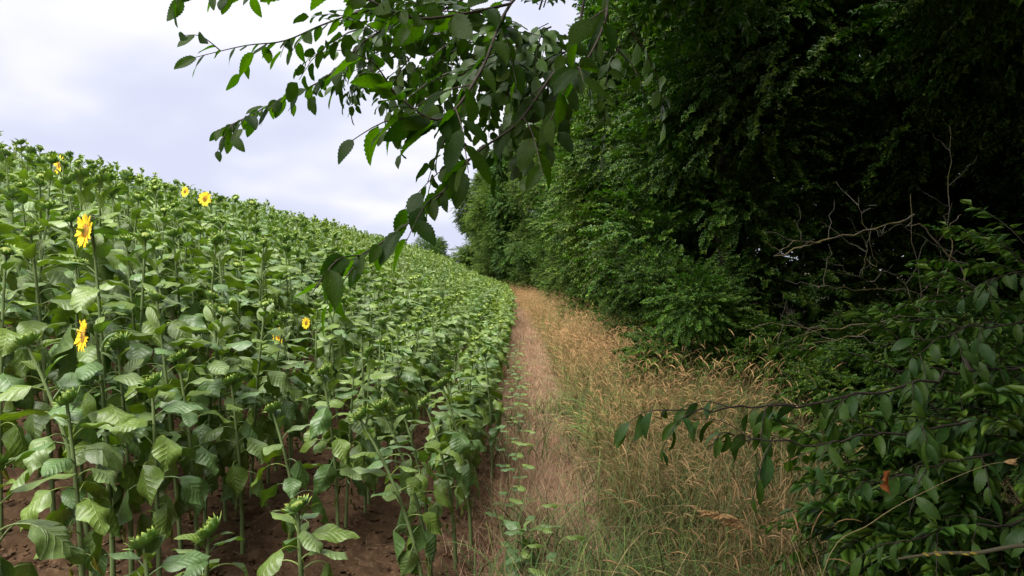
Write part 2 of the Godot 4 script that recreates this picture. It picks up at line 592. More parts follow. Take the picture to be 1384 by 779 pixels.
func make_sprays() -> void:
	var mid := [Color(0.080, 0.170, 0.020), Color(0.054, 0.130, 0.018), Color(0.128, 0.220, 0.024)]
	var dark := mid
	var pale := [Color(0.125, 0.210, 0.028), Color(0.098, 0.182, 0.026), Color(0.155, 0.235, 0.032)]
	sprays.maple = []
	sprays.dark = []
	sprays.pale = []
	sprays.elm = []
	spray_shapes.elm = []
	for i in 4:
		spray_shapes.elm.append(spray(11, 0.36, 0.088, 0.052, 0.8, [Color(0.065, 0.125, 0.022), Color(0.085, 0.155, 0.022), Color(0.05, 0.10, 0.022)], false, true))
		sprays.elm.append(spray_shapes.elm[i].mesh(M.wood_leaf))
	for k in ["maple", "dark", "pale"]:
		spray_shapes[k] = []
		bunches[k] = []
	for i in 4:
		spray_shapes.maple.append(spray(14, 0.34, 0.084, 0.082, 0.5, mid, true))
		spray_shapes.dark.append(spray(15, 0.32, 0.078, 0.056, 0.4, dark, false))
		spray_shapes.pale.append(spray(14, 0.34, 0.085, 0.060, 0.45, pale, false))
		for k in ["maple", "dark", "pale"]:
			sprays[k].append(spray_shapes[k][i].mesh(M.wood_leaf))
	for k in ["maple", "dark", "pale"]:
		for i in 5:
			bunches[k].append(bunch(k, [150, 150, 175, 150, 175][i], 0.95).mesh(M.wood_leaf))

# a bulging bunch of sprays round the end of a bough, growing towards +x, of radius r
func bunch(kind: String, n: int, r: float) -> MB:
	var mb := MB.new()
	var off := rr(0, 500)
	for k in n:
		var d := Vector3(rr(-1, 1), rr(-1, 1), rr(-1, 1))
		while d.length_squared() > 1.0 or d.length_squared() < 0.01 or (d.normalized().x < -0.35 and k % 4 > 0):
			d = Vector3(rr(-1, 1), rr(-1, 1), rr(-1, 1))
		d = d.normalized()
		var lump := 1.0 + 0.55 * noise.get_noise_3d(d.x * 34.0 + off, d.y * 34.0, d.z * 34.0)
		var p := d * Vector3(1, 0.85, 1) * r * lump * (rr(0.78, 1.0) if k % 6 else rr(0.2, 0.7))
		var g := (d + Vector3.RIGHT * 0.5 + Vector3(rr(-0.5, 0.5), rr(-0.45, 0.35), rr(-0.5, 0.5))).normalized()
		if absf(g.y) > 0.75:
			g = Vector3(g.x, g.y * 0.4, g.z).normalized()
		var z := g.cross(Vector3.UP).normalized()
		var b := Basis(g, z.cross(g), z) * Basis(Vector3.RIGHT, rr(-0.5, 0.5))
		mb.add(spray_shapes[kind][rng.randi_range(0, 3)], Transform3D(b.scaled_local(Vector3.ONE * rr(0.75, 1.25)), p - d * 0.18), Color(1, 1, 1) * rr(0.7, 1.1))
	return mb

var bunches := {}
var spray_shapes := {}

# bunches on a set of pads [centre, radius]; axis is where the tree stands
func foliage(parent: Node3D, called: String, pads: Array, kind: String, axis: Vector3, scale: float, tint := Color(1, 1, 1)) -> void:
	var xf := []
	var cl := []
	var nk: int = bunches[kind].size()
	for i in nk:
		xf.append([])
		cl.append([])
	for pd in pads:
		var c: Vector3 = pd[0]
		var out := Vector3(c.x - axis.x, 0, c.z - axis.z)
		var yaw := atan2(-out.z, out.x) + rr(-0.5, 0.5)
		var b := Basis(Vector3.UP, yaw) * Basis(Vector3.BACK, rr(-0.35, 0.25)) * Basis(Vector3.RIGHT, rr(-0.3, 0.3))
		var q := rng.randi_range(0, nk - 1)
		xf[q].append(Transform3D(b.scaled_local(Vector3.ONE * (float(pd[1]) / 0.95 * scale)), c - parent.position))
		var v := rr(0.75, 1.2)
		cl[q].append(Color(tint.r * v * rr(0.9, 1.12), tint.g * v, tint.b * v * rr(0.85, 1.1)))
	for i in nk:
		if xf[i].size():
			scatter(called, bunches[kind][i], xf[i], cl[i], parent)

# single sprays, for small boughs
func foliage_loose(parent: Node3D, called: String, pads: Array, kind: String, per_pad: int, axis: Vector3, scale: float, tint := Color(1, 1, 1)) -> void:
	var xf := []
	var cl := []
	for i in 4:
		xf.append([])
		cl.append([])
	for pd in pads:
		var c: Vector3 = pd[0]
		var r: float = pd[1]
		var shade := rr(0.75, 1.2)
		var out := Vector3(c.x - axis.x, 0, c.z - axis.z)
		out = out.normalized() if out.length() > 0.2 else Vector3.LEFT
		var n := int(per_pad * r * r / 0.49)
		for k in n:
			var d := Vector3(rr(-1, 1), rr(-1, 1), rr(-1, 1))
			while d.length_squared() > 1.0 or d.length_squared() < 0.01:
				d = Vector3(rr(-1, 1), rr(-1, 1), rr(-1, 1))
			d = d.normalized()
			var p := c + d * Vector3(1, 0.72, 1) * r * pow(rng.randf(), 0.4)
			var g := (d + out * 0.7 + Vector3(rr(-0.5, 0.5), rr(-0.5, 0.25), rr(-0.5, 0.5))).normalized()
			if absf(g.y) > 0.8:
				g = Vector3(g.x, g.y * 0.4, g.z).normalized()
			var z := g.cross(Vector3.UP).normalized()
			var y := z.cross(g)
			var sc := scale * rr(0.75, 1.25)
			var b := Basis(g, y, z) * Basis(Vector3.RIGHT, rr(-0.5, 0.5))
			var q := rng.randi_range(0, 3)
			xf[q].append(Transform3D(b.scaled_local(Vector3.ONE * sc), p - parent.position))
			var v := shade * rr(0.8, 1.15)
			cl[q].append(Color(tint.r * v * rr(0.92, 1.1), tint.g * v, tint.b * v))
	for i in 4:
		scatter(called, sprays[kind][i], xf[i], cl[i], parent)

func limb_mesh(pts: PackedVector3Array, r0: float, r1: float, sides: int, col: Color) -> ArrayMesh:
	var r := PackedFloat32Array()
	for i in pts.size():
		r.append(lerpf(r0, r1, float(i) / (pts.size() - 1)))
	var mb := MB.new()
	mb.tube(pts, r, sides, col)
	return mb.mesh(M.bark)

func crooked(a: Vector3, b: Vector3, n: int, wob: float, sag := 0.0) -> PackedVector3Array:
	var out := PackedVector3Array()
	for i in n + 1:
		var f := float(i) / n
		var p := a.lerp(b, f) + Vector3.UP * sag * 4.0 * f * (1.0 - f)
		if i > 0 and i < n:
			p += Vector3(rr(-wob, wob), rr(-wob, wob), rr(-wob, wob))
		out.append(p)
	return out

func tree(called: String, label: String, group: String, u: float, s: float, radius: float, low: float, high: float, n_pads: int, per_pad: int, kind: String, scale: float, facing: float, tint := Color(1, 1, 1)) -> Node3D:
	var base := spot(u, s)
	var t := thing(called, base, label, "tree", group)
	var top := high - radius * 0.5
	var lean := Vector3(rr(-0.3, 0.3), 0, rr(-0.3, 0.3))
	var bark := Color(0.10, 0.085, 0.065)
	var trunk := crooked(Vector3(0, -0.1, 0), Vector3(0, top, 0) + lean, 7, 0.07)
	part("trunk", limb_mesh(trunk, 0.10 + high * 0.008, 0.03, 9, bark), t)
	var pads := []
	for i in n_pads:
		var f := (i + rng.randf()) / n_pads
		var y := lerpf(low, high, f)
		var e := clampf((y - low) / (high - low), 0, 1)
		var prof := radius * sqrt(maxf(0.06, 1.0 - pow(absf(e - 0.42) / 0.62, 2.4)))
		var a := rr(-PI, PI)
		if rng.randf() < facing:
			a = PI * 0.5 + PI * 0.25 + rr(-1.5, 1.5)        # towards the path and the open field: -x, +z
		var d := Vector3(cos(a), 0, sin(a))
		var rad := prof * (rr(0.6, 0.92) if rng.randf() < 0.8 else rr(0.1, 0.5))
		pads.append([base + d * rad + Vector3.UP * y, rr(0.75, 1.08) * (0.64 + radius * 0.19)])
	for i in mini(9, n_pads):
		var c: Vector3 = pads[(i * 7) % n_pads][0] - base
		var f := clampf((c.y - 0.7) / top, 0.08, 0.9)
		part("limb", limb_mesh(crooked(along_path(trunk, f), c, 5, 0.10, 0.12), 0.045, 0.012, 6, bark), t)
	foliage(t, "crown", pads, kind, base, 1.0, tint)
	return t

# ---------------------------------------------------------------- leafy boughs with single leaves
func bough_leaf(l: float, w: float, o: Dictionary, nl: int) -> MB:
	var mb := MB.new()
	var pet := arc(Vector3.ZERO, 0.2, -0.3, l * 0.1, 2)
	mb.tube(pet, PackedFloat32Array([0.0011, 0.001, 0.001]), 4, Color(0.9, 0.9, 0.7))
	for i in mb.t.size():
		mb.t[i] = Vector2(0.5, 0.4)
	blade(mb, pet[2], -0.1 + rr(-0.15, 0.2), float(o.droop) + rr(-0.3, 0.2), l, w, nl, 4, {"p": o.p, "q": o.q, "fold": 0.3 + rr(-0.12, 0.2), "curl": 0.15 + rr(-0.1, 0.15), "wave": 0.04, "freq": rr(5, 9), "phase": rr(0, 6), "teeth": o.teeth, "sway": rr(-0.15, 0.15), "lobe": 0.05}, Color(1, 1, 1))
	return mb

func smooth_path(pts: Array, per: int) -> PackedVector3Array:
	var cv := Curve3D.new()
	for i in pts.size():
		var tan_: Vector3 = (pts[mini(i + 1, pts.size() - 1)] - pts[maxi(i - 1, 0)]) / 6.0
		cv.add_point(pts[i], -tan_, tan_)
	var out := PackedVector3Array()
	for i in pts.size() - 1:
		for k in per:
			out.append(cv.sample(i, float(k) / per))
	out.append(pts[pts.size() - 1])
	return out

# leaves in two ranks along a twig
func leafy(parent: Node3D, path: PackedVector3Array, from: float, step: float, meshes: Array, size: float, hang: float, budget: int) -> int:
	var total := 0.0
	for i in path.size() - 1:
		total += path[i].distance_to(path[i + 1])
	var f := from
	var k := 0
	while f <= 1.0 and k < budget:
		var p := along_path(path, f)
		var d := (along_path(path, minf(1.0, f + 0.04)) - along_path(path, maxf(0.0, f - 0.04))).normalized()
		var q := 1.0 if k % 2 == 0 else -1.0
		var side := d.cross(Vector3.UP).normalized() * q
		var ang := rr(0.3, 1.1)
		var g := (d * cos(ang) + side * sin(ang) + Vector3(rr(-0.15, 0.15), rr(-0.25, 0.15), rr(-0.15, 0.15))).normalized()
		g = (g + Vector3.DOWN * hang * rr(0.1, 1.7)).normalized()
		var z := g.cross(Vector3.UP).normalized()
		var y := z.cross(g)
		var b := Basis(g, y, z) * Basis(Vector3.RIGHT, rr(-0.9, 0.9))
		var sc := size * rr(0.6, 1.15) * (0.8 + 0.2 * sin(f * PI))
		var mm: Array = meshes[rng.randi_range(0, meshes.size() - 1)]
		part("leaf", mm[rng.randi_range(0, 2)], parent, Transform3D(b.scaled_local(Vector3.ONE * sc), p - parent.position))
		k += 1
		f += step / total * rr(0.8, 1.25)
	return k

# ---------------------------------------------------------------- grasses and weeds
func ribbon(mb: MB, at: Vector3, yaw: float, a0: float, a1: float, length: float, width: float, n: int, col: Color, tip: Color) -> Vector3:
	var b := Basis(Vector3.UP, yaw)
	var path := arc(Vector3.ZERO, a0, a1, length, n)
	var start := mb.v.size()
	var side := b * (Vector3(0, 0, 1).rotated(Vector3.RIGHT, rr(-0.6, 0.6)))
	for i in n + 1:
		var f := float(i) / n
		var w := width * 0.5 * (1.0 - 0.8 * f)
		var p := at + b * path[i]
		mb.vert(p - side * w, col.lerp(tip, f))
		mb.vert(p + side * w, col.lerp(tip, f))
	mb.stitch(start, n + 1, 2)
	return at + b * path[n]

func seed_head(mb: MB, at: Vector3, yaw: float, a0: float, length: float, r: float, col: Color) -> void:
	var b := Basis(Vector3.UP, yaw)
	var path := arc(Vector3.ZERO, a0, a0 - rr(0.6, 1.5), length, 4)
	for i in path.size():
		path[i] = at + b * path[i]
	mb.tube(path, PackedFloat32Array([0.0008, r, r * 1.15, r * 0.75, 0.0005]), 4, col, col * 1.15)

func dry_tuft(n: int, h: float, spread: float) -> MB:
	var mb := MB.new()
	for i in n:
		var yaw := rr(0, TAU)
		var a := rr(0, TAU)
		var at := Vector3(cos(a), 0, sin(a)) * spread * sqrt(rng.randf())
		var l := h * rr(0.6, 1.1)
		var a0 := rr(1.25, 1.57)
		var a1 := a0 - rr(0.1, 0.75)
		var col := Color(0.28, 0.18, 0.07) * rr(0.45, 1.2)
		var p := ribbon(mb, at, yaw, a0, a1, l, rr(0.002, 0.0034), 5, col, col * 1.15)
		if i % 2 == 0:
			seed_head(mb, p, yaw, a1, rr(0.06, 0.11), rr(0.0018, 0.0032), Color(0.42, 0.265, 0.115) * rr(0.7, 1.2))
		if i % 3 == 0:
			ribbon(mb, at, rr(0, TAU), rr(0.9, 1.4), rr(-0.2, 0.6), l * rr(0.4, 0.7), 0.004, 5, Color(0.20, 0.19, 0.07), Color(0.36, 0.26, 0.12))
	return mb

func green_tuft(n: int, h: float, spread: float, col: Color) -> MB:
	var mb := MB.new()
	for i in n:
		var a := rr(0, TAU)
		var at := Vector3(cos(a), 0, sin(a)) * spread * sqrt(rng.randf())
		var k := col * rr(0.65, 1.2)
		ribbon(mb, at, rr(0, TAU), rr(1.0, 1.5), rr(-0.5, 0.9), h * rr(0.5, 1.15), rr(0.005, 0.0105), 6, k, k * 1.15)
	return mb

func straw_tangle(n: int, h: float, spread: float) -> MB:
	var mb := MB.new()
	for i in n:
		var a := rr(0, TAU)
		var at := Vector3(cos(a), 0, sin(a)) * spread * sqrt(rng.randf()) + Vector3.UP * rr(0, 0.1)
		var k := (Color(0.28, 0.19, 0.095) if i % 3 else Color(0.13, 0.12, 0.045)) * rr(0.5, 1.2)
		ribbon(mb, at, rr(0, TAU), rr(0.2, 1.5), rr(-0.7, 0.8), h * rr(0.35, 1.2), rr(0.0022, 0.0048), 5, k, k * 1.2)
	return mb

func hair_tuft(n: int, h: float, spread: float) -> MB:
	var mb := MB.new()
	for i in n:
		var a := rr(0, TAU)
		var at := Vector3(cos(a), 0, sin(a)) * spread * sqrt(rng.randf())
		var k := (Color(0.31, 0.185, 0.118) if rng.randf() < 0.8 else Color(0.34, 0.27, 0.15)) * rr(0.4, 1.35)
		ribbon(mb, at, rr(0, TAU), rr(0.25, 1.4), rr(-0.4, 1.0), h * rr(0.5, 1.3), rr(0.0022, 0.0042), 3, k, k * 1.15)
	return mb

func straw_bits(n: int) -> MB:
	var mb := MB.new()
	for i in n:
		var at := Vector3(rr(-0.3, 0.3), rr(0.004, 0.03), rr(-0.3, 0.3))
		ribbon(mb, at, rr(0, TAU), rr(-0.2, 0.25), rr(-0.2, 0.2), rr(0.02, 0.11), rr(0.002, 0.005), 2, Color(0.24, 0.17, 0.10) * rr(0.5, 1.2), Color(0.22, 0.15, 0.09))
	return mb

func clod() -> MB:
	var mb := MB.new()
	var n := 5
	for i in n + 1:
		var a := PI * i / n
		for k in 8:
			var ph := TAU * (k % 7) / 7
			var d := Vector3(sin(a) * cos(ph), cos(a) * 0.6, sin(a) * sin(ph))
			var q := 1.0 + 0.9 * noise.get_noise_3d(d.x * 60.0 + used.size() * 31.0, d.y * 60.0, d.z * 60.0 + rng.seed % 97)
			mb.vert(d * q, Color(1, 1, 1))
	mb.stitch(0, n + 1, 8)
	return mb

func spread_over(n: int, u0: float, u1: float, s0: float, s1: float, pw: float, test: Callable) -> Array:
	var out := []
	for i in n:
		var u := rr(u0, u1)
		var s := lerpf(s0, s1, pow(rng.randf(), pw))
		if not test.call(u, s):
			continue
		out.append(spot(u, s))
	return out

func sow(called: String, meshes: Array, spots: Array, smin: float, smax: float, dark: float, bright: float, parent: Node, patchy := 0.0) -> void:
	var xf := []
	var cl := []
	for m in meshes:
		xf.append([])
		cl.append([])
	for p in spots:
		var k := rng.randi_range(0, meshes.size() - 1)
		xf[k].append(Transform3D(Basis(Vector3.UP, rr(0, TAU)).scaled_local(Vector3.ONE * rr(smin, smax)), p))
		var v := rr(dark, bright)
		var patch := noise.get_noise_2d(p.x * 26.0, p.z * 14.0) * patchy
		v *= 1.0 + patch * 0.5
		cl[k].append(Color(v * rr(0.94, 1.06) * (1.0 + patch * 0.25), v, v * rr(0.9, 1.05) * (1.0 + patch * 0.2)))
	for k in meshes.size():
		scatter(called, meshes[k], xf[k], cl[k], parent)

func stuff(called: String, label: String) -> Node3D:
	var o := Node3D.new()
	o.name = numbered(called)
	add_child(o)
	o.set_meta("kind", "stuff")
	o.set_meta("label", label)
	return o

func in_view(p: Vector3, margin := 0.12) -> bool:
	return p.z < -0.5 and absf(p.x / p.z) < 0.72 + margin

func drop(o: Node3D, t: float) -> void:
	print("%s %.1fs" % [o.name if o else "", (Time.get_ticks_msec() - t) / 1000.0])

# ================================================================ the scene
func _ready() -> void:
	var t0 := Time.get_ticks_msec()
	rng.seed = 20240717
	noise.seed = 5
	noise.frequency = 0.05
	noise.fractal_octaves = 3
	# --- camera
	var cam := Camera3D.new()
	cam.name = "camera"
	cam.fov = 44.0
	cam.near = 0.05
	cam.far = 4000.0
	cam.position = Vector3(0, 1.65, 0)
	cam.rotation_degrees = Vector3(-1.455, 0, 0)
	add_child(cam)
	# --- sky, exposure
	var env := Environment.new()
	env.background_mode = Environment.BG_SKY
	env.tonemap_mode = Environment.TONE_MAPPER_LINEAR
	env.tonemap_exposure = 7.2
	env.sdfgi_enabled = true
	env.ssao_enabled = true
	env.ssil_enabled = true
	var sky := Sky.new()
	var pano := PanoramaSkyMaterial.new()
	pano.panorama = cloud_sheet()
	sky.sky_material = pano
	env.sky = sky
	env.background_energy_multiplier = 0.156
	var we := WorldEnvironment.new()
	we.name = "world"
	we.environment = env
	add_child(we)
	# --- sun behind the cloud
	var sun := DirectionalLight3D.new()
	sun.name = "sun"
	sun.light_energy = 0.5
	sun.light_color = Color(1.0, 0.985, 0.96)
	sun.light_angular_distance = 60.0
	sun.shadow_enabled = true
	sun.rotation_degrees = Vector3(-62, -35, 0)
	add_child(sun)

	make_materials()
	build_land()
	drop(null, t0)
	build_wood()
	drop(null, t0)
	make_sunflower_kit()
	build_crop()
	drop(null, t0)
	build_elm()
	build_cherry()
	build_dead_bush()
	drop(null, t0)
	build_grass()
	build_weeds()
	drop(null, t0)

func cloud_sheet() -> ImageTexture:
	var w := 1024
	var h := 512
	var f := FastNoiseLite.new()
	f.seed = 8
	f.frequency = 0.9
	f.fractal_octaves = 5
	var im := Image.create(w, h, false, Image.FORMAT_RGBF)
	for y in h:
		var el := PI * (0.5 - (y + 0.5) / h)
		for x in w:
			var az := TAU * x / w
			var d := Vector3(cos(el) * cos(az), sin(el), cos(el) * sin(az))
			var q := d / (absf(d.y) + 0.22)
			var n := f.get_noise_3d(q.x * 1.1, q.z * 1.1, 0.3) * 0.5 + 0.5
			var k := smoothstep(0.30, 0.72, n)
			var c := Vector3(0.655, 0.69, 0.865).lerp(Vector3(0.93, 0.93, 1.0), k)
			if d.y < 0.0: c = Vector3(0.3, 0.3, 0.25)
			im.set_pixel(x, y, Color(c.x, c.y, c.z))
	return ImageTexture.create_from_image(im)

func build_land() -> void:
	var white := func(_u: float, _s: float) -> Color: return Color(1, 1, 1)
	var ss := PackedFloat32Array([-9.0, -5.0, -2.0, 0.0, 1.0])
	ss.append_array(lines(1.5, 130.0, 9.0, 0.032, 1.06, 2.5))
	var us := PackedFloat32Array()
	for x in lines(0.0, 60.0, 4.2, 0.032, 1.10, 3.0):
		us.append(-x)
	us.reverse()
	structure("field_soil", strip(us, ss, 0.055, white).mesh(M.soil), "bare brown crumbly earth under the sunflowers")
	var ss2 := PackedFloat32Array([-9.0, -5.0, -2.0, 0.0, 1.0])
	ss2.append_array(lines(1.5, 130.0, 12.0, 0.06, 1.06, 2.0))
	structure("footpath", strip(lines(0.0, 1.0, 2.0, 0.05, 1.0, 1.0), ss2, 0.018, white).mesh(M.thatch), "trodden reddish path of dry flattened grass and earth")
	structure("grass_verge", strip(lines(1.0, 3.0, 9.0, 0.1, 1.0, 1.0), ss2, 0.018, func(_u: float, _s: float) -> Color: return Color(0.32, 0.36, 0.24)).mesh(M.thatch), "verge floor of matted grass beside the path")
	structure("wood_floor", strip(lines(3.0, 30.0, 8.0, 0.25, 1.2, 3.0), ss2, 0.02, white).mesh(M.litter), "dark leaf litter under the trees")
	var far := MB.new()
	for p: Vector3 in [Vector3(-2500, -2, 2500), Vector3(2500, -2, 2500), Vector3(2500, -2, -2500), Vector3(-2500, -2, -2500)]:
		far.vert(p, Color(0.6, 0.8, 0.5))
	far.quad(0, 1, 2, 3)
	structure("ground", far.mesh(M.litter), "wide farmland reaching the horizon")
	var clods := []
	for i in 4:
		clods.append(clod().mesh(M.soil))
	var cs := stuff("soil_crumbs", "loose brown clods and crumbs of earth between the stems")
	sow("crumbs", clods, spread_over(26000, -4.5, 0.2, 1.6, 10.0, 1.5, everywhere), 0.003, 0.016, 0.75, 1.3, cs)

	var st := stuff("crop_litter", "scraps of dead leaf and straw lying on the soil")
	sow("scraps", [straw_bits(16).mesh(M.grass), straw_bits(16).mesh(M.grass)], spread_over(260, -4.5, 0.2, 1.6, 9.0, 1.3, everywhere), 0.8, 1.2, 0.7, 1.2, st)

# ---------------------------------------------------------------- trees
func build_wood() -> void:
	make_sprays()
	var front := [
		# u, s, radius, low, high, pads, per pad, kind, spray scale
		[3.75, 11.0, 1.5, 0.2, 8.0, 36, 56, "maple", 1.05],
		[4.5, 14.0, 2.2, 0.3, 9.0, 40, 52, "maple", 1.1],
		[4.6, 17.2, 2.4, 0.3, 9.5, 40, 48, "pale", 1.2],
		[4.7, 21.0, 2.6, 0.3, 9.5, 40, 44, "maple", 1.3],
		[4.8, 25.5, 2.7, 0.3, 10.0, 40, 40, "pale", 1.4],
		[4.8, 30.5, 2.8, 0.3, 10.0, 40, 36, "dark", 1.5],
		[4.8, 36.0, 2.9, 0.3, 10.5, 40, 34, "pale", 1.6],
		[4.9, 42.0, 3.0, 0.3, 10.5, 40, 32, "pale", 1.7],
		[4.9, 48.5, 3.1, 0.3, 11.0, 40, 30, "maple", 1.8],
		[4.9, 55.5, 3.1, 0.3, 10.5, 40, 28, "pale", 1.9],
		[5.0, 63.0, 3.2, 0.3, 11.0, 40, 26, "pale", 2.0],
		[5.0, 71.0, 3.3, 0.3, 10.0, 48, 24, "pale", 2.1]]
	var labels := [
		"slim lobed-leaf hedge tree bordering the dark hollow", "full green hedge tree second along from the dark hollow",
		"pale green hedge tree third along from the dark hollow", "full green hedge tree fourth along from the dark hollow",
		"pale green hedge tree fifth along from the dark hollow"]
	for i in front.size():
		var a: Array = front[i]
		var label: String = labels[i] if i < labels.size() else "far green hedge tree where the path bends away"
		var k: float = 1.0
		tree("hedge_tree", label, "hedge trees along the path", a[0] - 0.35 - 1.6 * smoothstep(34.0, 54.0, a[1]), a[1], a[2], a[3], a[4], a[5], a[6], a[7], a[8], 0.8, Color(k, k, k))
	# the wood behind the hedge, seen as the dark back of the hollow
	var back := [
		[8.0, 1.0, 2.9, 0.2, 9.0], [8.6, 5.6, 3.0, 0.2, 9.5], [8.2, 10.2, 3.0, 0.2, 10.0], [9.5, 15.5, 3.2, 1.0, 11.0], [10.0, 22.0, 3.4, 2.0, 12.0], [6.4, -3.6, 2.8, 0.2, 9.0], [13.5, 3.5, 3.2, 0.2, 10.0], [14.0, 9.0, 3.2, 0.2, 10.0], [13.0, -2.0, 3.2, 0.2, 10.0], [14.5, 14.5, 3.4, 0.2, 11.0], [11.0, 1.0, 2.8, 0.1, 8.0], [11.2, 6.6, 2.8, 0.1, 8.0], [11.0, 12.0, 2.8, 0.1, 8.0], [18.5, 6.0, 3.4, 0.1, 10.0], [18.0, 12.5, 3.4, 0.1, 10.0], [18.0, 0.0, 3.4, 0.1, 10.0], [12.0, 19.0, 3.4, 0.2, 11.0], [9.0, 29.0, 3.4, 0.2, 11.0], [9.0, 38.0, 3.4, 0.2, 11.0]]
	for a in back:
		tree("wood_tree", "dark wood tree standing behind the hollow in the hedge", "trees of the wood behind the hedge", a[0], a[1], a[2], a[3], a[4], 52, 40, "dark", 1.35, 0.4)
	overhang_tree()
	# shrubs at the foot of the hedge
	var feet := [[2.45, 8.2, 0.6, 1.4], [2.6, 9.7, 0.8, 1.7], [2.6, 11.8, 0.9, 1.9], [2.7, 14.5, 1.0, 2.1], [2.7, 17.8, 1.1, 2.2], [2.7, 22.0, 1.2, 2.4], [2.7, 27.0, 1.3, 2.5], [2.8, 33.0, 1.4, 2.6], [2.8, 40.0, 1.5, 2.8], [2.9, 47.0, 1.5, 2.6], [2.9, 55.0, 1.5, 2.4]]
	for i in feet.size():
		var f: Array = feet[i]
		var base := spot(f[0] - 0.28 - 1.6 * smoothstep(34.0, 54.0, f[1]), f[1])
		var t := thing("hedge_shrub", base, "low leafy shrub at the foot of the hedge, behind the dry grass", "shrub", "shrubs along the hedge foot")
		var pads := []
		for k in 9:
			var a := rr(0, TAU)
			pads.append([base + Vector3(cos(a) * f[2] * rr(0.2, 0.9), rr(0.25, f[3] - 0.2), sin(a) * f[2] * rr(0.2, 1.1)), rr(0.38, 0.55) * (0.7 + f[2] * 0.35)])
		for k in 6:
			part("branch", limb_mesh(crooked(Vector3(rr(-0.1, 0.1), -0.05, rr(-0.1, 0.1)), pads[k][0] - base, 4, 0.06, 0.05), 0.018, 0.006, 5, Color(0.09, 0.075, 0.055)), t)
		foliage(t, "foliage", pads, ["maple", "dark", "pale", "maple"][i % 4], base, 1.0)
	# low growth inside the hollow
	for f in [[3.0, 5.2, 0.6], [3.9, 6.2, 0.8], [3.3, 7.4, 0.7], [4.6, 7.9, 0.9], [5.0, 5.4, 0.8], [4.0, 4.4, 0.7], [5.6, 9.4, 1.0]]:
		var base := spot(f[0], f[1])
		var t := thing("bramble_shrub", base, "low leafy growth on the floor of the dark hollow, behind the dead bush", "shrub", "low growth inside the hollow")
		var pads := []
		for k in 6:
			var a := rr(0, TAU)
			pads.append([base + Vector3(cos(a) * 0.55, rr(0.2, f[2]), sin(a) * 0.55), rr(0.35, 0.5)])
		for k in 4:
			part("branch", limb_mesh(crooked(Vector3(0, -0.05, 0), pads[k][0] - base, 4, 0.05, 0.05), 0.012, 0.005, 5, Color(0.09, 0.075, 0.055)), t)
		foliage(t, "foliage", pads, "maple", base, 1.0)
	# one round tree far beyond the crop
	var c := thing("far_tree", Vector3(-16.2, 1.6, -140), "small rounded tree far away on the crop's skyline", "tree")
	part("trunk", limb_mesh(crooked(Vector3(0, -1.5, 0), Vector3(0, 5, 0), 5, 0.1), 0.3, 0.1, 8, Color(0.1, 0.085, 0.065)), c)
	var fp := []
	for k in 30:
		var a := rr(0, TAU)
		var e := rr(0.0, 1.0)
		fp.append([c.position + Vector3(cos(a) * 4.6 * sqrt(1.0 - e * e * 0.9) * rr(0.3, 1), 1.0 + e * 4.6, sin(a) * 4.6 * rr(0.3, 1)), rr(1.1, 1.7)])
	foliage(c, "crown", fp, "dark", c.position, 1.2)

func overhang_tree() -> void:
	# the spreading tree whose boughs roof the hollow
	var base := spot(6.0, 6.4)
	var t := thing("overhanging_tree", base, "spreading tree whose low canopy roofs the black hollow beside the path", "tree")
	var bark := Color(0.07, 0.06, 0.05)
	var trunk := crooked(Vector3(0, -0.1, 0), Vector3(-0.3, 6.5, 0.2), 8, 0.08)
	part("trunk", limb_mesh(trunk, 0.19, 0.06, 11, bark), t)
	var pads := []
	for i in 84:
		var a := rr(0, TAU)
		var r := 4.5 * sqrt(rng.randf())
		var y := rr(3.6, 7.4) - 0.04 * r * r
		var c := base + Vector3(cos(a) * r, maxf(y, 3.0), sin(a) * r)
		if c.distance_to(Vector3(0, 1.65, 0)) > 5.0:
			pads.append([c, rr(0.85, 1.15)])
	for i in 14:
		var c: Vector3 = pads[(i * 3) % pads.size()][0] - base
		part("limb", limb_mesh(crooked(along_path(trunk, rr(0.35, 0.85)), c, 6, 0.15, 0.3), 0.06, 0.015, 7, bark), t)
	foliage(t, "crown", pads, "maple", base, 1.05)

# ---------------------------------------------------------------- the crop
func crop_height(w: float) -> float:
	return lerpf(1.02, 1.54, smoothstep(0.2, 3.2, w))

func lone_plant(top: Vector3, dx: float, dz: float, leaves: int, size: float, label: String, bud := true, lo := 0.34) -> Node3D:
	var b := Vector3(top.x + dx, 0, top.z + dz)
	b.y = ground_at(b.x, b.z) - 0.02
	var t := thing("sunflower", b, label, "sunflower", "sunflower plants of the crop")
	var h := top.y - b.y
	var bend := Vector3(-dx, 0, -dz)
	var path := stem_path(h, bend, 9)
	var r := PackedFloat32Array()
	for i in path.size():
		r.append(lerpf(0.0125, 0.006, float(i) / (path.size() - 1)) * (0.85 + 0.15 * size))
	var mb := MB.new()
	mb.tube(path, r, 8, Color(0.135, 0.185, 0.065))
	part("stem", mb.mesh(M.stem), t)
	for q in plant_plan(leaves, lo, 0.88 if lo < 0.4 else 0.6):
		var s: float = q[3] * size
		var x := Transform3D(Basis(Vector3.UP, q[2] + top.x * 7.0) * Basis(Vector3.RIGHT, rr(-0.45, 0.45)) * Basis(Vector3.BACK, rr(-0.3, 0.3)) * Basis.from_scale(Vector3(s, s, s)), along_path(path, q[1]))
		part("leaf", sun_meshes[q[0]][rng.randi_range(0, 2)][rng.randi_range(0, 2)], t, x)
	if bud:
		part("flower_bud", bud_meshes[rng.randi_range(0, 2)], t, Transform3D(Basis(Vector3.UP, rr(2.6, 4.0)) * Basis(Vector3.BACK, -rr(0.3, 0.8)) * Basis.from_scale(Vector3.ONE * (0.75 + 0.25 * size)), path[path.size() - 1] + Vector3(0, 0.018, 0)))
	return t

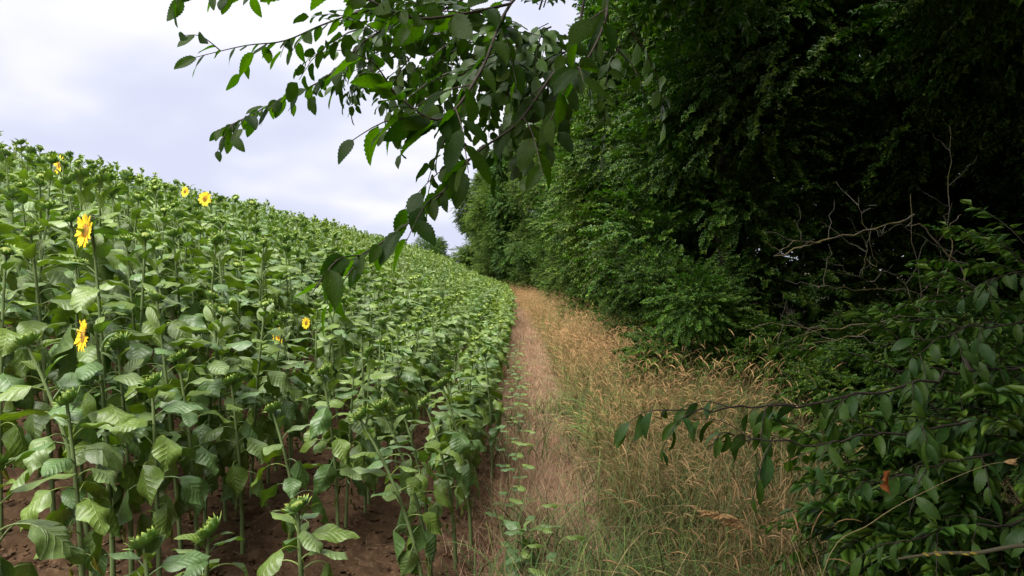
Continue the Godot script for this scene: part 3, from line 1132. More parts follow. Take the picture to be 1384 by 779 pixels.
func build_crop() -> void:
	var lone := []
	var hand := [
		[Vector3(-0.692, 0.875, -2.281), 0.02, 0.0, 13, 0.86, "short budding sunflower with broad leaves in front of the bare soil gap", 0.55],
		[Vector3(-0.980, 0.915, -1.882), 0.03, 0.0, 12, 0.72, "short sunflower with a spiky bud and a large pale leaf beside it", 0.55],
		[Vector3(-0.914, 0.854, -2.130), -0.02, 0.02, 11, 0.75, "short sunflower tucked close behind the spiky-budded short one", 0.55],
		[Vector3(-1.278, 1.151, -1.738), 0.02, 0.0, 13, 0.92, "sunflower with two very broad pale leaves at the field corner", 0.55],
		[Vector3(-1.109, 0.996, -3.284), 0.14, 0.02, 14, 0.82, "budding sunflower leaning over the bare soil gap"],
		[Vector3(-0.662, 1.004, -3.085), 0.30, 0.06, 15, 0.88, "leaning sunflower in bud whose lower leaves hang limp at the field edge"],
		[Vector3(-0.609, 1.010, -3.285), 0.24, 0.02, 14, 0.84, "sunflower in bud crossing stems with the leaning one at the field edge"],
		[Vector3(-0.410, 0.966, -4.184), 0.17, 0.03, 15, 0.88, "tall-stemmed sunflower on the field edge with limp leaves beside the path"],
		[Vector3(-0.477, 0.922, -3.883), 0.17, 0.03, 13, 0.80, "sunflower on the field edge just inside the tall-stemmed one"],
		[Vector3(-1.905, 1.357, -2.793), 0.28, 0.05, 16, 1.02, "thick-stemmed sunflower leaning, with arching leaf stalks"],
		[Vector3(-1.717, 1.325, -3.093), 0.05, 0.0, 16, 1.0, "upright thick sunflower behind the leaning thick-stemmed one"],
		[Vector3(-1.547, 1.236, -3.291), 0.08, 0.0, 15, 1.0, "sunflower holding one wide flat leaf over the bare soil gap"],
		[Vector3(-1.624, 1.165, -2.589), 0.05, 0.0, 15, 0.95, "low sunflower with drooping leaves between the leaning and the corner plants"],
		[Vector3(-1.490, 1.176, -2.939), 0.03, 0.02, 15, 0.95, "low sunflower with drooping leaves under the upright thick one"],
		[Vector3(-1.419, 1.079, -3.587), 0.05, 0.0, 15, 0.92, "sunflower shading the far side of the bare soil gap"],
		[Vector3(-1.062, 1.069, -3.987), 0.08, 0.0, 15, 0.9, "sunflower behind the pair with crossing stems"],
		[Vector3(-0.564, 0.902, -3.682), 0.14, 0.0, 14, 0.85, "sunflower between the crossing stems and the field edge"],
		[Vector3(-0.215, 0.994, -5.585), 0.06, 0.0, 14, 0.85, "edge sunflower reaching toward the path beside the weeds"]]
	for a in hand:
		lone.append(lone_plant(a[0], a[1], a[2], a[3] + 5, a[4] * 0.9, a[5], true, a[6] if a.size() > 6 else 0.3).position)
	var blooms := [
		[Vector3(-2.003, 1.858, -3.406), Vector3(-2.008, 1.835, -3.366), 0.84, "tall sunflower with a large open yellow flower turned sideways"],
		[Vector3(-1.755, 1.417, -2.995), Vector3(-1.775, 1.375, -2.944), 0.68, "sunflower with a narrow open flower low against dark leaves"],
		[Vector3(-4.135, 2.684, -6.628), Vector3(-4.127, 2.607, -6.526), 0.85, "sunflower with an open yellow flower high at the skyline"],
		[Vector3(-4.073, 2.676, -9.629), Vector3(-4.090, 2.596, -9.527), 1.0, "sunflower with an open yellow flower facing out below the skyline"],
		[Vector3(-4.693, 2.869, -10.434), Vector3(-4.723, 2.782, -10.332), 0.75, "sunflower with a half-open yellow flower at the crest"],
		[Vector3(-1.672, 1.219, -5.191), Vector3(-1.683, 1.175, -5.140), 0.62, "sunflower with a small yellow flower turned sideways amid the crop"],
		[Vector3(-1.749, 1.245, -6.192), Vector3(-1.759, 1.195, -6.090), 0.5, "sunflower with a tiny half-open yellow flower amid the crop"]]
	for i in blooms.size():
		var a: Array = blooms[i]
		var t := lone_plant(a[0], 0.05, -0.02, 20, 1.0, a[3], false, 0.25)
		lone.append(t.position)
		open_flower(t, a[1] - t.position, PI + ([0.92, 0.82, 1.0, 1.35, 1.2, 1.0, 1.0][i] as float), 0.12, a[2])
	# the rest of the crop in its rows
	var spots := []
	for j in 27:
		var u := -(0.20 + 0.62 * j)
		var s := 1.5 + rng.randf() * 0.2
		while s < 98.0:
			s += rr(0.17, 0.30) * (1.0 + 0.25 * smoothstep(40.0, 95.0, s))
			var uu := u + rr(-0.07, 0.07)
			var p := spot(uu, s)
			if not in_view(p, 0.06):
				continue
			if s < (3.6 if p.x > -1.5 else 3.15) or (s < 4.4 and uu > -1.2 and rng.randf() < 0.35):
				continue
			var clash := false
			for q in lone:
				if Vector2(q.x - p.x, q.z - p.z).length() < 0.19:
					clash = true
			if not clash:
				spots.append([p.length(), p, j, crop_height(-uu) * rr(0.88, 1.09)])
	spots.sort_custom(func(a: Array, b: Array) -> bool: return a[0] < b[0])
	var ord := ["first", "second", "third", "fourth", "fifth", "sixth", "seventh", "eighth", "ninth", "tenth", "eleventh", "twelfth", "thirteenth", "fourteenth"]
	var protos := []
	for i in 10:
		protos.append(sunflower("sunflower", rng.randi_range(23, 27), Vector3(rr(-0.1, 0.1), 0, rr(-0.1, 0.1))))
	var singles := 275
	for i in mini(singles, spots.size()):
		var a: Array = spots[i]
		var t: Node3D = protos[rng.randi_range(0, 9)].duplicate()
		t.name = numbered("sunflower")
		add_child(t)
		var k: float = a[3] / SUN_H
		t.transform = Transform3D((Basis(Vector3.UP, rr(0, TAU)) * Basis(Vector3.RIGHT, rr(-0.06, 0.06))).scaled_local(Vector3(1, 1, 1) * (0.35 + 0.65 * k) * Vector3(1, 1, 1)), a[1] - Vector3(0, 0.02, 0))
		t.scale.y *= k / (0.35 + 0.65 * k)
		tag(t, "budding sunflower without open flowers, %s crop row from the path" % ord[mini(a[2], 13)], "sunflower", "sunflower plants of the crop")
	for p in protos:
		p.free()
	var joined := []
	var rowed := []
	for i in 8:
		joined.append(sunflower_joined(rng.randi_range(20, 23)))
	for i in 8:
		var four := MB.new()
		for k in 4:
			var v := rr(0.82, 1.0)
			var sc := rr(0.9, 1.08)
			four.add(joined[rng.randi_range(0, 7)], Transform3D(Basis(Vector3.UP, rr(0, TAU)).scaled_local(Vector3(1, sc, 1)), Vector3(rr(-0.09, 0.09), 0, (k - 1.5) * 0.245 + rr(-0.05, 0.05))), Color(v, v, v * rr(0.85, 1.0)))
		rowed.append(four.mesh(M.sun_leaf[i % 3]))
	var mass := stuff("sunflower_crop", "mass of green sunflower leaves up the slope to the skyline")
	var xf := []
	var cl := []
	for i in 8:
		xf.append([])
		cl.append([])
	var per_row := {}
	for i in range(singles, spots.size()):
		var a: Array = spots[i]
		if not per_row.has(a[2]):
			per_row[a[2]] = []
		per_row[a[2]].append(a[1])
	for j in per_row:
		var row: Array = per_row[j]
		for i in range(0, row.size(), 4):
			var p: Vector3 = row[i].lerp(row[mini(i + 3, row.size() - 1)], 0.5)
			var ux := uv_of(p)
			p = spot(ux.x, ux.y)
			var ahead := spot(ux.x, ux.y + 0.5) - spot(ux.x, ux.y - 0.5)
			var yaw := atan2(ahead.x, ahead.z)
			var q := rng.randi_range(0, 7)
			var k := crop_height(-ux.x) * rr(0.95, 1.04) / SUN_H
			xf[q].append(Transform3D(Basis(Vector3.UP, yaw + PI * rng.randi_range(0, 1)).scaled_local(Vector3(1, k, 1)), p - Vector3(0, 0.02, 0)))
			var v := rr(0.85, 1.1)
			cl[q].append(Color(v, v, v * rr(0.85, 1.05)))
	for i in 8:
		scatter("plants", rowed[i], xf[i], cl[i], mass)
	print("crop ", spots.size())

# ---------------------------------------------------------------- boughs over and beside the path
func twig(parent: Node3D, path: PackedVector3Array, r0: float, r1: float, col: Color, called := "twig") -> void:
	var pts := PackedVector3Array()
	for p in path:
		pts.append(p - parent.position)
	var r := PackedFloat32Array()
	for i in pts.size():
		r.append(lerpf(r0, r1, float(i) / (pts.size() - 1)))
	var mb := MB.new()
	mb.tube(pts, r, 6, col)
	part(called, mb.mesh(M.twig), parent)

func side_twigs(parent: Node3D, path: PackedVector3Array, n: int, from: float, length: float, meshes: Array, size: float, step: float, hang: float, col: Color, each: int) -> int:
	var made := 0
	for i in n:
		var f := lerpf(from, 0.95, (i + rng.randf() * 0.6) / n)
		var p := along_path(path, f)
		var d := (along_path(path, minf(1.0, f + 0.05)) - along_path(path, maxf(0, f - 0.05))).normalized()
		var side := d.cross(Vector3.UP).normalized() * (1.0 if i % 2 == 0 else -1.0)
		var g := (d * rr(0.5, 1.0) + side * rr(0.4, 0.9) + Vector3.UP * rr(-0.5, 0.35)).normalized()
		var l := length * rr(0.7, 1.2)
		var tp := smooth_path([p, p + g * l * 0.5 + Vector3.UP * 0.01, p + g * l + Vector3.DOWN * l * 0.16], 4)
		twig(parent, tp, 0.0022, 0.0009, col)
		made += leafy(parent, tp, 0.15, step, meshes, size, hang, each)
	return made

func build_elm() -> void:
	var meshes := []
	for i in 5:
		var mb := bough_leaf(0.104, 0.056, {"p": 0.55, "q": 0.9, "teeth": 0.07, "droop": -0.55}, 18)
		var three := []
		for m in M.elm_leaf:
			three.append(mb.mesh(m))
		meshes.append(three)
	var base := spot(3.3, 0.4)
	var t := thing("elm_tree", base, "elm tree whose bough of toothed leaves hangs across the sky over the path", "tree")
	var bark := Color(0.085, 0.065, 0.05)
	var trunk := crooked(Vector3(0, -0.1, 0), Vector3(-0.5, 7.0, -0.2), 8, 0.06)
	part("trunk", limb_mesh(trunk, 0.16, 0.05, 10, bark), t)
	var start := along_path(trunk, 0.5) + base
	var pads := []
	for i in 30:
		var a := rr(0, TAU)
		var r := 2.7 * sqrt(rng.randf())
		pads.append([base + Vector3(cos(a) * r * 1.2 - 1.3, rr(4.9, 8.2), sin(a) * r), rr(0.8, 1.1)])
	for i in 34:  # unseen crown behind the camera, added to block the sun
		pads.append([Vector3(rr(-0.6, 4.2), rr(4.0, 6.6), rr(0.2, 4.5)), rr(0.85, 1.15)])
	for i in 16:  # more unseen crown overhead, added to shade the cherry bush
		pads.append([Vector3(rr(0.4, 4.5), rr(4.9, 6.6), rr(-3.0, 0.2)), rr(0.85, 1.1)])
	for i in 8:
		part("limb", limb_mesh(crooked(along_path(trunk, rr(0.5, 0.9)), pads[i * 3][0] - base, 5, 0.12, 0.2), 0.05, 0.012, 7, bark), t)
	foliage(t, "crown", pads, "dark", base, 1.05)
	var wood := Color(0.07, 0.052, 0.04)
	var fork: Vector3 = Vector3(0.436, 3.037, -2.536)
	twig(t, smooth_path([start, start.lerp(fork, 0.5) + Vector3(0, 0.35, 0), fork], 6), 0.02, 0.009, wood, "limb")
	var n := 0
	# [points, radius from, to, leaf start, leaf step, leaf size, side twigs, side length]
	var boughs := [
		[[fork, Vector3(0.253, 2.592, -2.325), Vector3(0.192, 2.341, -2.168), Vector3(0.102, 2.192, -2.064), Vector3(0.016, 2.052, -1.961), Vector3(-0.100, 1.947, -1.858), Vector3(-0.185, 1.835, -1.805), Vector3(-0.285, 1.741, -1.753), Vector3(-0.363, 1.685, -1.701), Vector3(-0.413, 1.655, -1.681)], 0.0055, 0.0012, 0.36, 0.052, 0.95, 6, 0.22],
		[[fork, Vector3(0.162, 2.664, -2.326), Vector3(-0.004, 2.434, -2.121), Vector3(-0.078, 2.154, -1.813), Vector3(-0.157, 2.001, -1.659), Vector3(-0.236, 2.023, -1.610), Vector3(-0.315, 2.097, -1.592)], 0.006, 0.0016, 0.34, 0.05, 1.0, 6, 0.2],
		[[fork, Vector3(0.134, 2.924, -2.733), Vector3(-0.151, 2.739, -2.829), Vector3(-0.390, 2.640, -2.876), Vector3(-0.559, 2.587, -2.875), Vector3(-0.732, 2.405, -2.820), Vector3(-0.890, 2.306, -2.768), Vector3(-1.014, 2.224, -2.715), Vector3(-1.100, 2.164, -2.664)], 0.006, 0.0014, 0.45, 0.036, 0.86, 12, 0.17],
		[[Vector3(-0.390, 2.640, -2.876), Vector3(-0.548, 2.648, -2.776), Vector3(-0.693, 2.565, -2.674), Vector3(-0.812, 2.470, -2.572), Vector3(-0.939, 2.436, -2.521), Vector3(-1.093, 2.379, -2.469)], 0.005, 0.0012, 0.05, 0.042, 0.9, 6, 0.17],
		[[Vector3(-0.548, 2.648, -2.776), Vector3(-0.734, 2.715, -2.628), Vector3(-0.913, 2.661, -2.526), Vector3(-0.996, 2.577, -2.474)], 0.004, 0.0012, 0.3, 0.05, 0.85, 2, 0.18],
		[[Vector3(-0.734, 2.715, -2.628), Vector3(-0.965, 2.752, -2.529), Vector3(-1.076, 2.621, -2.425), Vector3(-1.126, 2.531, -2.403)], 0.004, 0.0012, 0.45, 0.05, 0.85, 0, 0.2],
		[[fork, Vector3(0.286, 2.531, -2.023), Vector3(0.252, 2.330, -1.918), Vector3(0.207, 2.216, -1.865), Vector3(0.146, 2.126, -1.813), Vector3(0.090, 2.014, -1.810)], 0.006, 0.0016, 0.3, 0.07, 1.0, 2, 0.2],
		[[Vector3(-0.004, 2.434, -2.121), Vector3(-0.142, 2.330, -1.918), Vector3(-0.246, 2.285, -1.817), Vector3(-0.312, 2.294, -1.767), Vector3(-0.365, 2.302, -1.717)], 0.005, 0.0015, 0.05, 0.05, 1.0, 3, 0.2]]
	for b in boughs:
		var p := smooth_path(b[0], 5)
		twig(t, p, b[1], b[2], wood, "bough")
		n += leafy(t, p, b[3], b[4], meshes, b[5], 0.22, 40)
		if b[6] > 0:
			n += side_twigs(t, p, b[6], b[3] * 0.8, b[7], meshes, b[5] * 0.95, 0.045, 0.25, wood, 7)
	print("elm leaves ", n)
	# denser, smaller and darker foliage of the same bough, farther from the viewer
	var far_pads := []
	for q in [Vector3(-0.569, 2.631, -3.126), Vector3(-0.473, 2.534, -3.123), Vector3(-0.388, 2.729, -3.228), Vector3(-0.272, 2.629, -3.226), Vector3(-0.139, 2.729, -3.228), Vector3(-0.006, 2.598, -3.125), Vector3(-0.086, 2.284, -2.617), Vector3(0.084, 2.567, -2.924), Vector3(0.205, 2.627, -2.926)]:
		far_pads.append([q, rr(0.16, 0.24)])
	foliage_loose(t, "foliage", far_pads, "elm", 130, Vector3(2.5, 0, -2.5), 0.62)
	var mid_pads := []
	for q in [Vector3(-0.129, 2.409, -2.420), Vector3(-0.239, 2.519, -2.523), Vector3(0.020, 2.484, -2.422), Vector3(0.064, 2.232, -2.215), Vector3(0.162, 2.306, -2.317), Vector3(0.258, 2.425, -2.320), Vector3(-0.356, 2.445, -2.621), Vector3(-0.426, 2.616, -2.725), Vector3(-0.055, 2.334, -2.418)]:
		mid_pads.append([q, rr(0.14, 0.2)])
	foliage_loose(t, "foliage", mid_pads, "elm", 130, Vector3(2.5, 0, -2.5), 0.8)

func build_cherry() -> void:
	var meshes := []
	for i in 5:
		var mb := bough_leaf(0.092, 0.038, {"p": 0.7, "q": 0.95, "teeth": 0.025, "droop": -0.95}, 14)
		var three := []
		for m in M.cherry_leaf:
			three.append(mb.mesh(m))
		meshes.append(three)
	var base := Vector3(2.7, ground_at(2.7, -2.7), -2.7)
	var t := thing("cherry_shrub", base, "glossy dark-leaved bush with drooping leaves reaching low over the grass", "shrub")
	var wood := Color(0.045, 0.035, 0.026)
	var n := 0
	var hub: Vector3 = Vector3(2.371, 1.184, -2.889)
	twig(t, smooth_path([base + Vector3(0, -0.05, 0), base + Vector3(-0.1, 0.5, 0.05), hub], 5), 0.022, 0.012, wood, "stem")
	var hub2: Vector3 = Vector3(2.018, 0.911, -2.482)
	twig(t, smooth_path([base + Vector3(0.05, -0.05, 0.1), base + Vector3(-0.1, 0.35, 0.2), hub2], 5), 0.018, 0.01, wood, "stem")
	var boughs := [
		[[hub, Vector3(2.027, 1.258, -2.791), Vector3(1.671, 1.265, -2.641), Vector3(1.317, 1.227, -2.490), Vector3(1.016, 1.202, -2.389), Vector3(0.741, 1.200, -2.309), Vector3(0.551, 1.198, -2.269), Vector3(0.450, 1.181, -2.239)], 0.010, 0.0018, 0.12, 0.045, 1.0, 9, 0.24],
		[[hub, Vector3(2.190, 1.424, -2.895), Vector3(1.882, 1.432, -2.795), Vector3(1.619, 1.390, -2.694), Vector3(1.457, 1.307, -2.642)], 0.008, 0.0016, 0.2, 0.045, 1.05, 6, 0.26],
		[[hub, Vector3(1.856, 1.124, -2.587), Vector3(1.494, 1.116, -2.437), Vector3(1.164, 1.113, -2.287), Vector3(0.908, 1.114, -2.187), Vector3(0.709, 1.144, -2.138), Vector3(0.600, 1.138, -2.108)], 0.009, 0.0016, 0.15, 0.045, 1.0, 8, 0.24],
		[[hub2, Vector3(1.810, 0.989, -2.484), Vector3(1.539, 1.015, -2.385), Vector3(1.284, 0.994, -2.284), Vector3(1.069, 0.957, -2.233)], 0.008, 0.0016, 0.15, 0.05, 1.0, 6, 0.24],
		[[hub2, Vector3(1.641, 0.851, -2.280), Vector3(1.396, 0.833, -2.230), Vector3(1.182, 0.806, -2.179)], 0.008, 0.0016, 0.15, 0.05, 1.0, 5, 0.24],
		[[hub, Vector3(2.450, 1.584, -3.199), Vector3(2.180, 1.634, -3.101), Vector3(1.923, 1.541, -2.998)], 0.006, 0.0016, 0.2, 0.05, 1.0, 4, 0.24]]
	for b in boughs:
		var p := smooth_path(b[0], 5)
		for i in range(1, p.size()):
			p[i] += Vector3(rr(-1, 1), rr(-1, 1), rr(-1, 1)) * 0.014
		twig(t, p, b[1] * 0.7, b[2] * 0.8, wood, "bough")
		n += leafy(t, p, b[3], b[4] * 1.6, meshes, b[5], 0.6, 13)
		n += side_twigs(t, p, b[6] + 2, b[3], b[7] * 0.85, meshes, b[5], 0.042, 0.55, wood, 6)
	print("cherry leaves ", n)
	var dl := MB.new()
	blade(dl, Vector3.ZERO, -1.2, -1.9, 0.075, 0.05, 8, 4, {"p": 0.6, "q": 0.6, "fold": 0.9, "curl": 0.3, "wave": 0.2, "freq": 12.0}, Color(0.30, 0.10, 0.03))
	var d := part("dead_leaf", dl.mesh(M.petal), t, Transform3D(Basis(Vector3.UP, 2.4), Vector3(1.126, 1.054, -2.106) - base))
	d.set_meta("label", "single curled rust-brown dead leaf among the green ones")
	# inner foliage of the bush
	var pads := []
	for q in [Vector3(2.284, 1.302, -3.192), Vector3(1.954, 1.043, -2.986), Vector3(1.679, 0.883, -2.881), Vector3(1.911, 0.823, -2.780), Vector3(1.703, 0.656, -2.676), Vector3(1.713, 0.667, -2.376), Vector3(1.476, 0.677, -2.776), Vector3(2.462, 1.527, -3.398), Vector3(1.737, 1.106, -2.987), Vector3(1.451, 0.585, -2.574), Vector3(1.613, 0.567, -2.373), Vector3(1.963, 1.016, -2.585)]:
		pads.append([q, rr(0.28, 0.4)])
	foliage_loose(t, "foliage", pads, "dark", 95, base, 0.9)

func build_dead_bush() -> void:
	var base := Vector3(2.95, ground_at(2.95, -4.4), -4.4)
	var t := thing("dead_bush", base, "bare dead bush with grey lichen-crusted branches in the dark hollow", "bush")
	var grey := Color(0.13, 0.115, 0.085)
	var lich := Color(0.19, 0.15, 0.05)
	var hub: Vector3 = Vector3(2.775, 1.171, -4.389)
	twig(t, smooth_path([base + Vector3(0, -0.05, 0), base.lerp(hub, 0.5) + Vector3(0.08, 0, 0), hub], 5), 0.022, 0.014, grey, "branch")
	var list := [
		[[hub, Vector3(2.784, 1.618, -4.401), Vector3(2.666, 1.773, -4.405), Vector3(2.547, 1.910, -4.408), Vector3(2.419, 1.928, -4.408)], 0.013, 0.005, lich],
		[[Vector3(2.511, 1.996, -4.460), Vector3(2.387, 1.942, -4.409), Vector3(2.157, 1.885, -4.357), Vector3(1.865, 1.815, -4.306), Vector3(1.579, 1.735, -4.304)], 0.012, 0.006, grey],
		[[Vector3(1.865, 1.815, -4.306), Vector3(1.711, 1.822, -4.256), Vector3(1.568, 1.768, -4.204), Vector3(1.499, 1.811, -4.205)], 0.006, 0.002, lich],
		[[hub, Vector3(2.602, 1.399, -4.395), Vector3(2.711, 1.719, -4.403), Vector3(2.698, 1.901, -4.408), Vector3(2.775, 1.992, -4.410)], 0.010, 0.004, grey],
		[[Vector3(2.702, 1.855, -4.407), Vector3(2.737, 2.227, -4.466), Vector3(2.763, 2.560, -4.525)], 0.005, 0.002, grey],
		[[hub, Vector3(2.520, 1.353, -4.394), Vector3(2.495, 1.537, -4.349), Vector3(2.427, 1.806, -4.305), Vector3(2.404, 2.109, -4.313)], 0.008, 0.003, grey],
		[[hub, Vector3(2.547, 1.490, -4.397), Vector3(2.221, 1.525, -4.298), Vector3(1.952, 1.541, -4.199), Vector3(1.808, 1.568, -4.149)], 0.008, 0.002, lich],
		[[Vector3(2.212, 1.530, -4.298), Vector3(2.085, 1.615, -4.250), Vector3(1.882, 1.646, -4.201)], 0.005, 0.0018, lich],
		[[Vector3(2.085, 1.615, -4.250), Vector3(2.116, 1.716, -4.253), Vector3(2.132, 1.806, -4.305)], 0.003, 0.0014, grey],
		[[Vector3(2.116, 1.716, -4.253), Vector3(2.148, 1.689, -4.202), Vector3(2.074, 1.933, -4.209), Vector3(2.063, 2.091, -4.263)], 0.003, 0.0012, grey],
		[[hub, Vector3(2.257, 1.387, -3.895), Vector3(1.873, 1.374, -3.694), Vector3(1.598, 1.351, -3.594), Vector3(1.336, 1.385, -3.494), Vector3(1.131, 1.360, -3.444)], 0.009, 0.003, lich],
		[[Vector3(2.042, 1.378, -3.794), Vector3(1.748, 1.325, -3.593), Vector3(1.481, 1.298, -3.492), Vector3(1.199, 1.280, -3.392)], 0.007, 0.002, grey],
		[[Vector3(2.257, 1.387, -3.895), Vector3(2.177, 1.509, -3.898), Vector3(2.144, 1.589, -3.900)], 0.006, 0.002, lich],
		[[Vector3(1.598, 1.351, -3.594), Vector3(1.409, 1.320, -3.493), Vector3(1.227, 1.245, -3.391)], 0.004, 0.0015, lich]]
	for a in list:
		var p := smooth_path(a[0], 4)
		for i in range(1, p.size() - 1):
			p[i] += Vector3(rr(-1, 1), rr(-1, 1), rr(-1, 1)) * 0.012
		var pts := PackedVector3Array()
		for q in p:
			pts.append(q - t.position)
		var mb := MB.new()
		var r := PackedFloat32Array()
		for i in pts.size():
			r.append(lerpf(a[1], a[2], float(i) / (pts.size() - 1)) * rr(0.42, 0.75))
		mb.tube(pts, r, 6, a[3])
		for i in mb.c.size():
			mb.c[i] = (grey if rng.randf() < 0.55 else lich) * rr(0.7, 1.25)
		for i in 3:
			var q := along_path(pts, rr(0.25, 0.95))
			var e := q + Vector3(rr(-0.3, 0.15), rr(-0.1, 0.25), rr(-0.15, 0.15))
			var fp := crooked(q, e, 5, 0.02)
			mb.tube(fp, PackedFloat32Array([0.0024, 0.002, 0.0018, 0.0015, 0.0012, 0.0008]), 4, grey)
		part("branch", mb.mesh(M.twig), t)
	# lichen-yellow bough low under the cherry bush
	var f := thing("fallen_branch", Vector3(1.75, 0.9, -1.85), "yellow-lichened fallen branch caught low under the dark bush", "branch")
	var pp := smooth_path([Vector3(1.141, 0.799, -2.079), Vector3(1.199, 0.856, -1.980), Vector3(1.270, 0.876, -1.931), Vector3(1.376, 0.917, -1.882), Vector3(1.593, 0.907, -1.882), Vector3(2.414, 0.049, -2.060)], 5)
	twig(f, pp, 0.004, 0.008, Color(0.07, 0.06, 0.035), "branch")
	for i in 6:
		var q := along_path(pp, rr(0.1, 0.55))
		var c := clod()
		part("lichen_patch", lichen_mesh(c), f, Transform3D(Basis(Vector3.UP, rr(0, 6)).scaled_local(Vector3(rr(0.008, 0.02), 0.006, rr(0.006, 0.01))), q - f.position))

func lichen_mesh(c: MB) -> ArrayMesh:
	for i in c.c.size():
		c.c[i] = Color(0.20, 0.15, 0.02)
	return c.mesh(M.twig)

# ---------------------------------------------------------------- verge
func build_grass() -> void:
	var dry := []
	for i in 5:
		dry.append(dry_tuft(44, rr(0.55, 0.8), 0.24).mesh(M.grass))
	var green := []
	for i in 4:
		green.append(green_tuft(46, rr(0.34, 0.55), 0.24, [Color(0.068, 0.120, 0.026), Color(0.095, 0.128, 0.030), Color(0.050, 0.100, 0.024), Color(0.12, 0.115, 0.04)][i]).mesh(M.grass))
	var straw := []
	for i in 3:
		straw.append(straw_tangle(34, 0.6, 0.26).mesh(M.grass))
	var hair := []
	for i in 4:
		hair.append(hair_tuft(70, 0.16, 0.2).mesh(M.grass))
	var d := stuff("dry_grass", "golden dry seeding grass filling the verge between path and hedge")
	var keep := func(u: float, s: float) -> bool:
		var left := 0.85 + 0.25 * noise.get_noise_2d(s * 14.0, 3.0) - 0.30 * smoothstep(10.0, 25.0, s)
		return u > left and u < verge_edge(s) + 0.25 * noise.get_noise_2d(s * 30.0, 9.0) and rng.randf() < clampf(0.25 + (s - 2.0) * 0.13, 0.25, 1.0)
	sow("tufts", dry, spread_over(900, 0.5, 2.9, 2.4, 12.0, 1.0, keep), 0.65, 1.2, 0.65, 1.0, d, 1.0)
	sow("tufts", dry, spread_over(13, 1.7, 2.6, 3.8, 8.0, 1.0, everywhere), 1.0, 1.35, 0.8, 1.15, d)
	sow("far_tufts", dry, spread_over(1500, 0.3, 2.5, 12.0, 60.0, 1.3, keep), 0.65, 1.2, 0.7, 1.02, d, 1.0)
	var g := stuff("green_grass", "green grass blades tangled through the dry verge")
	sow("blades", green, spread_over(1250, 0.12, 2.6, 1.4, 8.0, 1.2, func(u: float, s: float) -> bool: return u > 1.05 or (u > 0.75 and rng.randf() < 0.3) or (u > 0.3 and rng.randf() < 1.15 - 0.26 * s) or rng.randf() < 0.04), 0.7, 1.25, 0.7, 1.2, g)
	sow("blades", green, spread_over(900, 1.0, 2.3, 6.0, 32.0, 1.3, everywhere), 0.8, 1.45, 0.9, 1.5, g)
	sow("straw", straw, spread_over(640, 0.2, 3.0, 1.4, 9.0, 1.2, func(u: float, s: float) -> bool: return u > 0.95 or rng.randf() < 1.1 - 0.26 * s), 0.7, 1.3, 0.7, 1.25, d)
	var h := stuff("path_stubble", "fine reddish dry grass lying over the trodden path")
	sow("stubble", hair, spread_over(1500, -0.06, 1.15, 1.8, 14.0, 1.2, func(u: float, s: float) -> bool: return rng.randf() < 0.35 + 0.65 * smoothstep(0.0, 0.3, u)), 0.7, 1.2, 0.8, 1.15, h)
	sow("stubble", hair, spread_over(1100, 0.0, 1.4, 14.0, 70.0, 1.3, everywhere), 0.9, 1.5, 0.8, 1.15, h)

func stalk(called: String, label: String, pts: Array, heads: int, head: float, r: float) -> void:
	var base: Vector3 = pts[0]
	var t := thing(called, base, label, "grass stalk")
	var p := smooth_path(pts, 6)
	twig(t, p, r, r * 0.5, Color(0.26, 0.20, 0.10), "stem")
	var mb := MB.new()
	for i in heads:
		var f := 1.0 - head * i / heads
		var q := along_path(p, f) - base
		var d := (along_path(p, f) - along_path(p, f - 0.05)).normalized()
		var e := d + Vector3(rr(-0.5, 0.5), rr(-0.5, 0.5), rr(-0.5, 0.5))
		mb.tube(PackedVector3Array([q, q + e * 0.006, q + e * 0.013, q + e * 0.02]), PackedFloat32Array([0.001, 0.0042, 0.0035, 0.0004]), 5, Color(0.38, 0.24, 0.10) * rr(0.7, 1.2))
	part("seed_head", mb.mesh(M.grass), t)

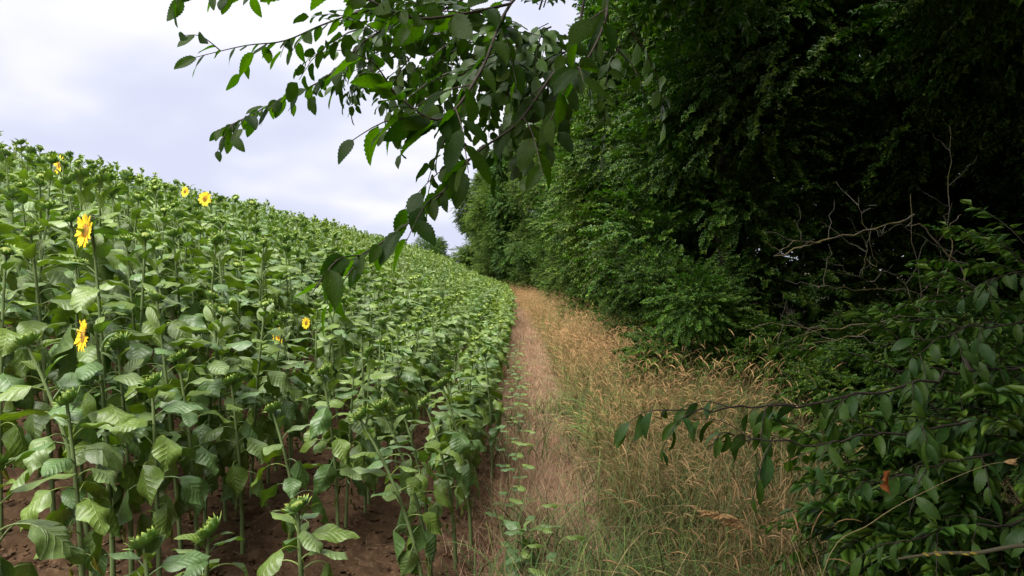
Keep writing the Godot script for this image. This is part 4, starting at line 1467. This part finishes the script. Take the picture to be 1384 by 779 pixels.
func build_weeds() -> void:
	stalk("seeding_grass_stalk", "orange-brown plump seed head nodding over the lower grass", [Vector3(0.86, 0.02, -1.9), Vector3(0.755, 0.793, -1.879), Vector3(0.677, 0.940, -1.833), Vector3(0.600, 1.003, -1.804), Vector3(0.491, 1.036, -1.785)], 60, 0.2, 0.0016)
	stalk("seeding_grass_stalk", "second plump seed head hanging just under the orange-brown one", [Vector3(0.9, 0.02, -1.95), Vector3(0.805, 0.750, -1.928), Vector3(0.718, 0.899, -1.862), Vector3(0.636, 0.969, -1.823), Vector3(0.559, 1.003, -1.804)], 50, 0.14, 0.0016)
	stalk("long_dry_stalk", "long pale straw arching out over the dark bush", [Vector3(0.85, 0.02, -2.1), Vector3(0.915, 0.751, -2.078), Vector3(1.063, 0.907, -2.082), Vector3(1.267, 0.992, -2.134), Vector3(1.456, 1.045, -2.185), Vector3(1.534, 1.057, -2.186)], 22, 0.06, 0.0014)
	# a young sunflower that has seeded itself on the path
	var y := lone_plant(Vector3(0.056, 0.249, -3.816), 0.0, 0.0, 9, 0.85, "tiny self-sown sunflower seedling standing on the path edge", false)
	y.set_meta("group", "")
	y.remove_meta("group")
	# straggling weeds along the crop's edge
	for i in 22:
		var s := 3.0 + i * 0.42 + rr(-0.2, 0.2)
		var b := spot(rr(0.0, 0.28), s)
		var t := thing("edge_weed", b, "straggling small-leaved weed between the crop edge and the path", "weed", "weeds along the crop edge")
		var h := rr(0.3, 0.62)
		var path := crooked(Vector3(0, -0.02, 0), Vector3(rr(-0.08, 0.12), h, rr(-0.1, 0.1)), 6, 0.012)
		part("stem", limb_stem(path), t)
		for k in 9:
			var f := 0.25 + 0.75 * k / 8.0
			var sc := rr(0.3, 0.62)
			part("leaf", sun_meshes["flat"][k % 3][k % 3], t, Transform3D(Basis(Vector3.UP, k * TAU_G).scaled_local(Vector3.ONE * sc), along_path(path, f)))

func limb_stem(path: PackedVector3Array) -> ArrayMesh:
	var r := PackedFloat32Array()
	for i in path.size():
		r.append(lerpf(0.003, 0.0012, float(i) / (path.size() - 1)))
	var mb := MB.new()
	mb.tube(path, r, 5, Color(0.11, 0.14, 0.05))
	return mb.mesh(M.stem)
